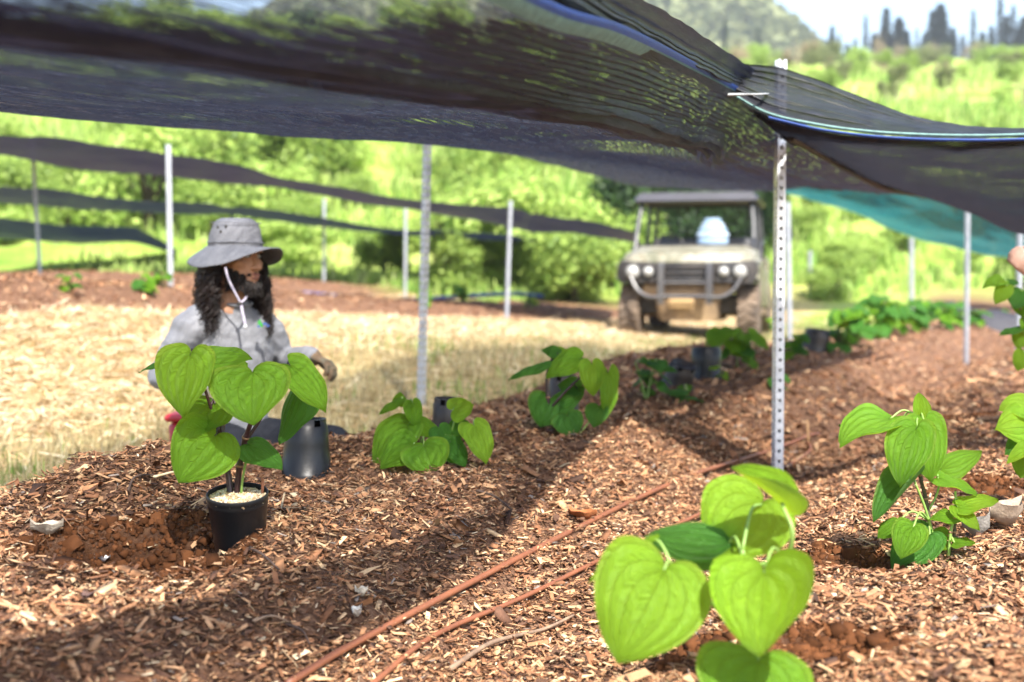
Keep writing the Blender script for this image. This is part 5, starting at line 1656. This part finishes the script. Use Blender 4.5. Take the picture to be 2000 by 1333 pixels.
M_LIP = simple('lips', (.34, .12, .10), (.40, .16, .13), 40, .45)

def hand(m, wrist, fwd, nrm, thumb_side, size=.19, curl=.5, r=.0095):
    """palm and five bent fingers; nrm points out of the back of the hand"""
    f = fwd.normalized(); n = (nrm - f * nrm.dot(f)).normalized(); s = f.cross(n).normalized() * thumb_side
    pl = size * .50
    R = Matrix((s, f, n)).transposed()
    ell(m, wrist + f * pl * .52, (size * .22, pl * .60, size * .085), R, 10)
    lens = [.42, .46, .43, .34]
    for i in range(4):
        k = (i - 1.5)
        b_ = wrist + f * (pl * (.98 - .04 * abs(k - .3))) - s * (k * size * .112)
        pts = [b_ - f * .02, b_]
        ang = 0; p = b_.copy(); dirv = f.copy()
        for j, q in enumerate((.45, .32, .23)):
            ang += curl * (1.0 if j == 0 else 1.15)
            dirv = f * math.cos(ang) - n * math.sin(ang)
            p = p + dirv * size * lens[i] * q; pts.append(p.copy())
        cap(m, pts, [r * 1.1, r * 1.05, r, r * .92, r * .8], 8)
    b_ = wrist + f * pl * .22 + s * size * .15
    t1 = b_ + (f * .55 + s * .65 - n * .35 * (1 + curl)).normalized() * size * .22
    t2 = t1 + (f * .8 + s * .1 - n * .6 * curl).normalized() * size * .17
    t3 = t2 + (f * .8 - s * .25 - n * .7 * curl).normalized() * size * .12
    cap(m, [b_, t1, t2, t3], [r * 1.5, r * 1.25, r * 1.1, r * .9], 8)

def head_parts(m, T):
    """T maps head coordinates (left, forward, up) to the world"""
    R = T.to_3x3()
    E = lambda c, r, q=None: ell(m, T @ Vector(c), r, R @ q if q is not None else R)
    E((0, -.012, .025), (.076, .096, .09)); E((0, .030, -.045), (.060, .062, .085)); E((0, .045, -.092), (.046, .048, .036)); E((0, .080, -.106), (.020, .018, .017))
    cap(m, [T @ Vector((0, .086, .008)), T @ Vector((0, .100, -.018)), T @ Vector((0, .113, -.042))], [.0085, .0105, .0135], 10)
    for s in (-1, 1):
        E((s * .0125, .098, -.046), (.0095, .012, .008)); E((s * .030, .076, .019), (.030, .016, .010)); E((s * .044, .056, -.030), (.024, .028, .020))
        E((s * .077, -.005, -.015), (.010, .021, .032))
    E((0, .094, -.0705), (.025, .010, .0055)); E((0, .092, -.083), (.021, .011, .0065))
    cap(m, [T @ Vector((0, -.015, -.07)), T @ Vector((0, -.03, -.13)), T @ Vector((0, -.04, -.21))], [.056, .054, .062], 16)

# ---- the man
HD = 5.28
man_base = P(455, 940, HD + .08); man_base.z = Hs(man_base.x, man_base.y)
man = thing('person', man_base, 'person with long curly dark hair in grey bucket hat and grey shirt', 'person')
ff = Vector((.84, -.54, -.02)).normalized(); ll = UPV.cross(ff).normalized(); uu = ff.cross(ll).normalized()
hc = P(462, 499, HD)
T = Matrix.Translation(hc) @ Matrix((ll, ff, uu)).transposed().to_4x4()
Pn = lambda x, y, o=0: P(x, y, HD + o)
neckb = Pn(458, 602, .04)
RS, RE, RW = Pn(370, 640, -.06), Pn(314, 735, -.04), Pn(398, 768, -.30)
LS, LE, LW = Pn(526, 646, .16), Pn(555, 706, .24), Pn(604, 696, .08)
pel, wst, chs, uch = Pn(452, 862, .14), Pn(448, 800, .12), Pn(450, 705, .08), Pn(453, 640, .06)
RH, LH = Pn(420, 868, .06), Pn(490, 868, .16)
RK, LK = Pn(520, 905, -.22), Pn(652, 868, .0)
RF, LF = Pn(400, 915, .10), Pn(560, 905, .32)
st_l = Vector((.80, .60, 0)).normalized(); st_f = Vector((.60, -.80, 0)).normalized()
def torso(m, k=1.0):
    R = Matrix((st_l, st_f, UPV)).transposed()
    rows = []
    for c, a, b_ in [(pel - UPV * .05, .10, .09), (pel, .165, .13), (wst, .150, .115), ((wst + chs) / 2, .155, .115), (chs, .165, .118), (uch, .160, .098), (uch * .5 + neckb * .5, .115, .075), (neckb, .064, .060), (neckb + UPV * .03, .055, .055)]:
        rows.append([c + R @ Vector((a * k * math.cos(t), b_ * k * math.sin(t), 0)) for t in [2 * math.pi * i / 24 for i in range(24)]])
    nrow = len(rows); m.grid(rows, wrap=True)
    k0 = len(m.v) - nrow * 24
    m.f.append([k0 + i for i in range(24)][::-1]); m.m.append(0); m.f.append([k0 + (nrow - 1) * 24 + i for i in range(24)]); m.m.append(0)
# skin body, continuous under the clothes
m = MB(); head_parts(m, T); torso(m, .86)
cap(m, [RS, RE, RW], [.040, .034, .026]); cap(m, [LS, LE, LW], [.040, .034, .026])
cap(m, [uch, RS], [.05, .045]); cap(m, [uch, LS], [.05, .045])
cap(m, [RH, RK, RF], [.07, .05, .04]); cap(m, [LH, LK, LF], [.07, .05, .04])
add_mesh('body', fuse(m, .0052, 3), [M_SKIN], man)
# shirt
m = MB(); torso(m)
cap(m, [neckb * .3 + RS * .7 + UPV * .006, RS, (RS + RE) / 2, RE, (RE + RW) / 2, RW], [.066, .064, .058, .052, .048, .040]); cap(m, [neckb * .3 + LS * .7 + UPV * .006, LS, (LS + LE) / 2, LE, (LE + LW) / 2, LW], [.066, .062, .056, .050, .046, .040])
cap(m, [uch, neckb * .4 + RS * .6], [.08, .062]); cap(m, [uch, neckb * .4 + LS * .6], [.08, .062])
shirt = add_mesh('shirt', fuse(m, .0075, 7), [M_SHIRT], man, .0085, 15)
m = MB(); m.tube([neckb + UPV * .022 + (Matrix((st_l, st_f, UPV)).transposed() @ Vector((.060 * math.cos(a), .064 * math.sin(a) + .004, -.012 * math.sin(a)))) for a in [2 * math.pi * k / 28 for k in range(29)]], .007, 7, caps=False)
m.build('collar', M_SHIRT, shirt)
# chest emblem: small green leaf shapes and blue lettering blocks
ec = Pn(508, 633, -.055)
def emblem(name, col, shapes):
    m = MB()
    for (x0, y0, w, h, rot) in shapes:
        c = Pn(x0, y0, -.058); R = Matrix.Rotation(rot, 3, 'Y')
        ring = [c + R @ Vector((w * .5 * math.cos(a) * PXM, -.0, h * .5 * math.sin(a) * PXM)) for a in [2 * math.pi * k / 12 for k in range(12)]]
        ring2 = [q + Vector((0, .012, 0)) for q in ring]
        m.add(ring + ring2, [tuple(range(12)), tuple(range(23, 11, -1))] + [(k, k + 12, (k + 1) % 12 + 12, (k + 1) % 12) for k in range(12)])
    return m.build(name, col, shirt, smooth=False)
PXM = HD / FPX
emblem('green_leaf_emblem', simple('emblem_green', (.05, .42, .06), (.05, .36, .05), 60, .7), [(506, 630, 5, 10, .3), (510, 635, 5, 9, -.3)])
emblem('blue_emblem', simple('emblem_blue', (.06, .14, .42), (.05, .1, .34), 60, .7), [(505, 638, 6, 4, 0), (517, 633, 9, 4, .1), (523, 637, 6, 4, 0)])
# trousers
m = MB(); cap(m, [pel, RH, (RH + RK) / 2, RK], [.13, .105, .09, .075]); cap(m, [pel, LH, (LH + LK) / 2, LK], [.13, .105, .09, .072])
cap(m, [RK, RF], [.072, .055]); cap(m, [LK, LF], [.072, .055])
add_mesh('trousers', fuse(m, .009, 7), [M_PANTS], man, .009, 13)
for nm, w, fa_, dr, nr_, ts in (('glove', LW, LW - LE, Vector((.85, -.40, -.25)), Vector((.1, .1, 1)), -1), ('glove', RW, RW - RE, Vector((.5, -.7, -.4)), Vector((-.3, .1, 1)), 1)):
    m = MB(); cap(m, [w - fa_.normalized() * .03, w + dr.normalized() * .02], [.036, .033]); hand(m, w, dr, nr_, ts, .17, .55, .0105)
    add_mesh(nm, fuse(m, .0038, 3), [M_GLOVE], man)
# shoes
for q, dv in ((RF, Vector((-.8, .4, 0))), (LF, Vector((-.6, .7, 0)))):
    m = MB(); cap(m, [q, q + dv.normalized() * .09 + Vector((0, 0, -.01)), q + dv.normalized() * .17 + Vector((0, 0, -.02))], [.048, .045, .036]); add_mesh('shoe', fuse(m, .008, 4), [M_BLK], man)
# eyes and lips
for s in (-1, 1):
    m = MB(); ell(m, T @ Vector((s * .030, .0815, -.002)), (.0125, .0125, .0075), T.to_3x3(), 8); ey = m.build('eye', simple('eye_white', (.55, .52, .5), (.5, .47, .45), 30, .2), man)
    m = MB(); ell(m, T @ Vector((s * .030 + .002, .0915, -.002)), (.0055, .003, .0055), T.to_3x3(), 6); m.build('iris', M_HAIR, ey)
    m = MB(); m.tube([T @ Vector((s * x, y, z)) for (x, y, z) in [(.012, .094, .022), (.028, .094, .027), (.048, .080, .020)]], [.003, .0042, .002], 6, flat=1.4); m.build('eyebrow', M_HAIR, man)
m = MB(); ell(m, T @ Vector((0, .0965, -.0712)), (.022, .0085, .0048), T.to_3x3(), 8); ell(m, T @ Vector((0, .095, -.0822)), (.019, .0095, .0058), T.to_3x3(), 8); m.build('lips', M_LIP, man)
# beard: short curls over jaw, chin and upper lip
m = MB()
def strand(m, p, d0, ln, r, curl, n=5, k=6, grav=.5):
    a = d0.cross(UPV); a = a.normalized() if a.length > 1e-3 else Vector((1, 0, 0)); ph = random.uniform(0, 6.28); fq = random.uniform(.8, 1.2) * curl[1]
    pts = []; q = p.copy(); d = d0.normalized()
    for i in range(k):
        t = i / (k - 1)
        b_ = d.cross(a).normalized()
        pts.append(q + (a * math.cos(ph + t * fq) + b_ * math.sin(ph + t * fq)) * curl[0] * min(1, t * 3))
        d = (d + Vector((0, 0, -grav / k * 3))).normalized(); q = q + d * ln / (k - 1)
    m.tube(pts, [r * (1 - .6 * i / (k - 1)) for i in range(k)], n)
for i in range(1100):
    th = random.uniform(-1.75, 1.75)                     # around the jaw from ear to ear
    z = -.090 - .040 * random.random() if abs(th) < .6 else random.uniform(-.125, -.072 + .028 * (abs(th) - .6))
    rx, ry = .062, .072
    pt = Vector((rx * math.sin(th), .022 + ry * math.cos(th), z))
    if abs(th) < .34 and z > -.094: continue
    dr = T.to_3x3() @ Vector((math.sin(th) * .7, math.cos(th) * .6, -.7))
    strand(m, T @ pt, dr, random.uniform(.016, .030) * (1.15 if abs(th) < .7 else .7), .0020, (.003, 5), 5, 5, .3)
for i in range(130):
    x = random.uniform(-.030, .030)
    pt = T @ Vector((x, .0955 - abs(x) * .38, -.0620 - abs(x) * .22))
    strand(m, pt, T.to_3x3() @ Vector((x * 26, .28, -.5)), random.uniform(.008, .013), .0016, (.001, 3), 4, 4, .2)
m.build('beard', M_BEARD, man)
# long curly hair
m = MB()
for i in range(1150):
    side = random.random()
    th = random.uniform(1.2, 2 * math.pi - 1.42) if side < .75 else random.choice([random.uniform(1.05, 1.6), random.uniform(-1.9, -1.5)])
    rr_ = random.uniform(.80, 1.12)
    p0 = T @ Vector((.084 * rr_ * math.sin(th), -.010 + .098 * rr_ * math.cos(th), random.uniform(-.03, .03)))
    out_ = T.to_3x3() @ Vector((math.sin(th), math.cos(th) * .8, 0))
    front = abs(math.sin(th)) > .75 and math.cos(th) > -.4
    strand(m, p0, out_ * random.uniform(.25, .75) + Vector((0, 0, -.6)), random.uniform(.18, .27) * (1.1 if front else .98), random.uniform(.0018, .0034), (random.uniform(.009, .019), random.uniform(18, 34)), 3, 20, 1.3)
# locks falling over his left chest
for i in range(300):
    p0 = T @ Vector((.080 + random.uniform(-.008, .02), random.uniform(-.03, .025), random.uniform(-.06, .0)))
    strand(m, p0, T.to_3x3() @ Vector((.30, .35, -.8)), random.uniform(.18, .27), random.uniform(.0018, .0032), (random.uniform(.009, .018), random.uniform(18, 32)), 3, 20, 1.0)
m.build('hair', M_HAIR, man)
# bucket hat
hat = MB()
def hatpt(r, z, ph, drop=0):
    cr = float(fnoise(np.array([math.cos(ph) * 2.2 + z * 22 + 3]), np.array([math.sin(ph) * 2.2 + z * 13]), 3)[0])
    r2 = r * (1 + .055 * cr)
    return T @ Vector((r2 * math.sin(ph), -.006 + r2 * 1.06 * math.cos(ph), z + drop + .006 * cr * min(1, r / .06)))
NS = 56
phs = [2 * math.pi * k / NS for k in range(NS)]
def brim_drop(ph, t):
    c2 = (1 - math.cos(2 * ph)) / 2
    rt = max(0, -math.sin(ph))
    return t ** 1.3 * (.010 - .052 * c2 * (1.15 if rt > 0 else .8) - .026 * (1 - math.cos(ph)) / 2 + .006 * math.sin(3 * ph + .5))
rows = []
for (r, z) in [(.001, .139), (.028, .1375), (.050, .133), (.068, .124), (.080, .110), (.0875, .090), (.093, .068), (.097, .050), (.0985, .047), (.099, .032)]:
    rows.append([hatpt(r * (1 + .012 * math.sin(4 * p + r * 90)), z + .004 * math.sin(2 * p + 1) * (r > .04), p) for p in phs])
hat.grid(rows, wrap=True)
hat_o = hat.build('hat', M_HAT, man)
bm_ = MB(); rows = []
for t in [0, .15, .3, .45, .6, .75, .88, 1.0]:
    rows.append([hatpt(.0985 + .070 * t, .034 - .018 * t, p, brim_drop(p, t)) for p in phs])
rows2 = [[q - uu * .0035 for q in r] for r in rows]
bm_.grid(rows + rows2[::-1], wrap=True)
bm_.build('hat_brim', M_HAT, hat_o)
m = MB(); m.tube([hatpt(.1, .046, p) for p in phs + [phs[0]]], .0022, 6, caps=False); m.build('hat_seam', M_HAT, hat_o)
m = MB(); m.tube([hatpt(.0865, .1185, p) for p in phs + [phs[0]]], .0018, 6, caps=False); m.build('crown_seam', M_HAT, hat_o)
for (ph, z) in ((-1.62, .098), (-1.24, .104), (-1.42, .082)):
    m = MB(); ctr_ = hatpt(.0905 if z < .09 else .0855, z, ph); ell(m, ctr_, (.0045, .0045, .0045), None, 6); m.build('eyelet', simple('brass_eyelet', (.06, .05, .03), (.03, .03, .02), 50, .4, .6), hat_o)
m = MB(); ell(m, hatpt(.163, .010, -1.75, brim_drop(-1.75, .9)), (.004, .004, .004), None, 6); m.build('snap_button', simple('brass_snap', (.35, .25, .10), (.3, .2, .08), 50, .3, .8), hat_o)
# chin cord with toggle
M_CORDW = simple('white_violet_cord', (.75, .72, .78), (.42, .36, .55), 260, .7)
crd = MB(); crd.tube(catmull([Pn(440, 522, -.15), Pn(446, 545, -.145), Pn(458, 570, -.13), Pn(470, 592, -.115)], 8), .0042, 8)
crd.tube(catmull([Pn(486, 573, -.04), Pn(478, 585, -.09), Pn(470, 592, -.115)], 6), .0042, 8)
crd.tube(catmull([Pn(470, 592, -.115), Pn(474, 612, -.12), Pn(479, 636, -.125)], 6), .0055, 8)
crd_o = crd.build('chin_cord', M_CORDW, man)
m = MB(); ell(m, Pn(469, 594, -.118), (.009, .008, .007), None, 8); m.build('toggle', M_BLK, crd_o)
m = MB(); ell(m, Pn(479, 638, -.126), (.008, .007, .009), None, 8); m.build('cord_end', simple('white_plastic', (.8, .8, .82), (.7, .7, .72), 30, .4), crd_o)
# red box just behind him
rb_ = P(378, 880, HD + .35); rb_.z = Hs(rb_.x, rb_.y)
rbx = thing('red_box', rb_, 'red plastic box just behind the person, mostly hidden by leaves', 'box')
m = MB(); m.cbox(rb_ + Vector((.03, .05, .10)), (.22, .2, .22), .02, taper=(1.08, 1.08)); m.build('wall', simple('red_plastic', (.45, .02, .03), (.36, .015, .02), 20, .4), rbx)
m = MB(); m.cbox(rb_ + Vector((.03, .05, .222)), (.26, .24, .03), .01); m.build('rim', simple('red_plastic_rim', (.5, .03, .04), (.4, .02, .03), 20, .4), rbx)

# ---- second person, only a hand reaches into the frame
D2 = 5.0
Q = lambda x, y, o=0: P(x, y, D2 + o)
b2 = Q(2260, 930, .2); b2.z = Hs(b2.x, b2.y)
per2 = thing('person', b2, 'bare hand of a person reaching in from the right edge, holding the tall plant', 'person')
wr = Q(2022, 535); el = Q(2120, 680, .05); sh = Q(2190, 470, .2); nk = Q(2255, 440, .25); pv = Q(2260, 830, .3)
hd2 = Q(2230, 340, .2)
m = MB(); cap(m, [el, wr], [.040, .029]); cap(m, [sh, el], [.05, .042]); hand(m, wr - Vector((0, 0, 0)), Vector((-.55, -.25, .45)), Vector((-.45, -.75, .25)), 1, .165, .75, .0092)
cap(m, [nk, pv], [.11, .13]); cap(m, [nk, sh], [.07, .055]); cap(m, [nk, hd2], [.055, .06])
T2 = Matrix.Translation(hd2 + Vector((0, 0, .06))) @ Matrix((Vector((-.3, -.95, 0)).normalized(), Vector((-.95, .3, 0)).normalized(), UPV)).transposed().to_4x4()
head_parts(m, T2)
lk, lf_ = Q(2120, 900, .1), Q(2290, 930, .45)
for o_ in (0, .22):
    cap(m, [pv + Vector((0, o_ - .1, 0)), lk + Vector((0, o_, 0)), lf_ + Vector((0, o_, 0))], [.08, .06, .045])
add_mesh('body', fuse(m, .0075, 3), [M_SKIN2], per2)
m = MB(); cap(m, [nk - UPV * .02, pv], [.135, .155]); cap(m, [nk - UPV * .03, sh, (sh + el) / 2], [.09, .075, .07]); add_mesh('shirt', fuse(m, .01, 5), [knit_mat('blue_work_shirt', (.06, .09, .16), (.09, .12, .2))], per2, .008, 12)
m = MB()
for o_ in (0, .22): cap(m, [pv + Vector((0, o_ - .1, 0)), lk + Vector((0, o_, 0)), lf_ + Vector((0, o_, 0))], [.11, .075, .06])
add_mesh('trousers', fuse(m, .01, 5), [M_PANTS], per2, .008, 12)
# ------------------------------------------------------------------ thin haze over the valley
m_hz, nt, out = new_mat('valley_haze')
pv_ = N(nt, 'ShaderNodeVolumePrincipled')
pv_.inputs['Color'].default_value = (.88, .93, 1.0, 1)
pv_.inputs['Density'].default_value = 0.0005
pv_.inputs['Anisotropy'].default_value = .2
nt.links.new(pv_.outputs[0], out.inputs['Volume'])
m = MB(); m.box((0, 380, 62), (1060, 860, 140))
hz = m.build('haze', m_hz, smooth=False)
tag(hz, 'thin pale haze over the far hills', 'haze', kind='stuff')
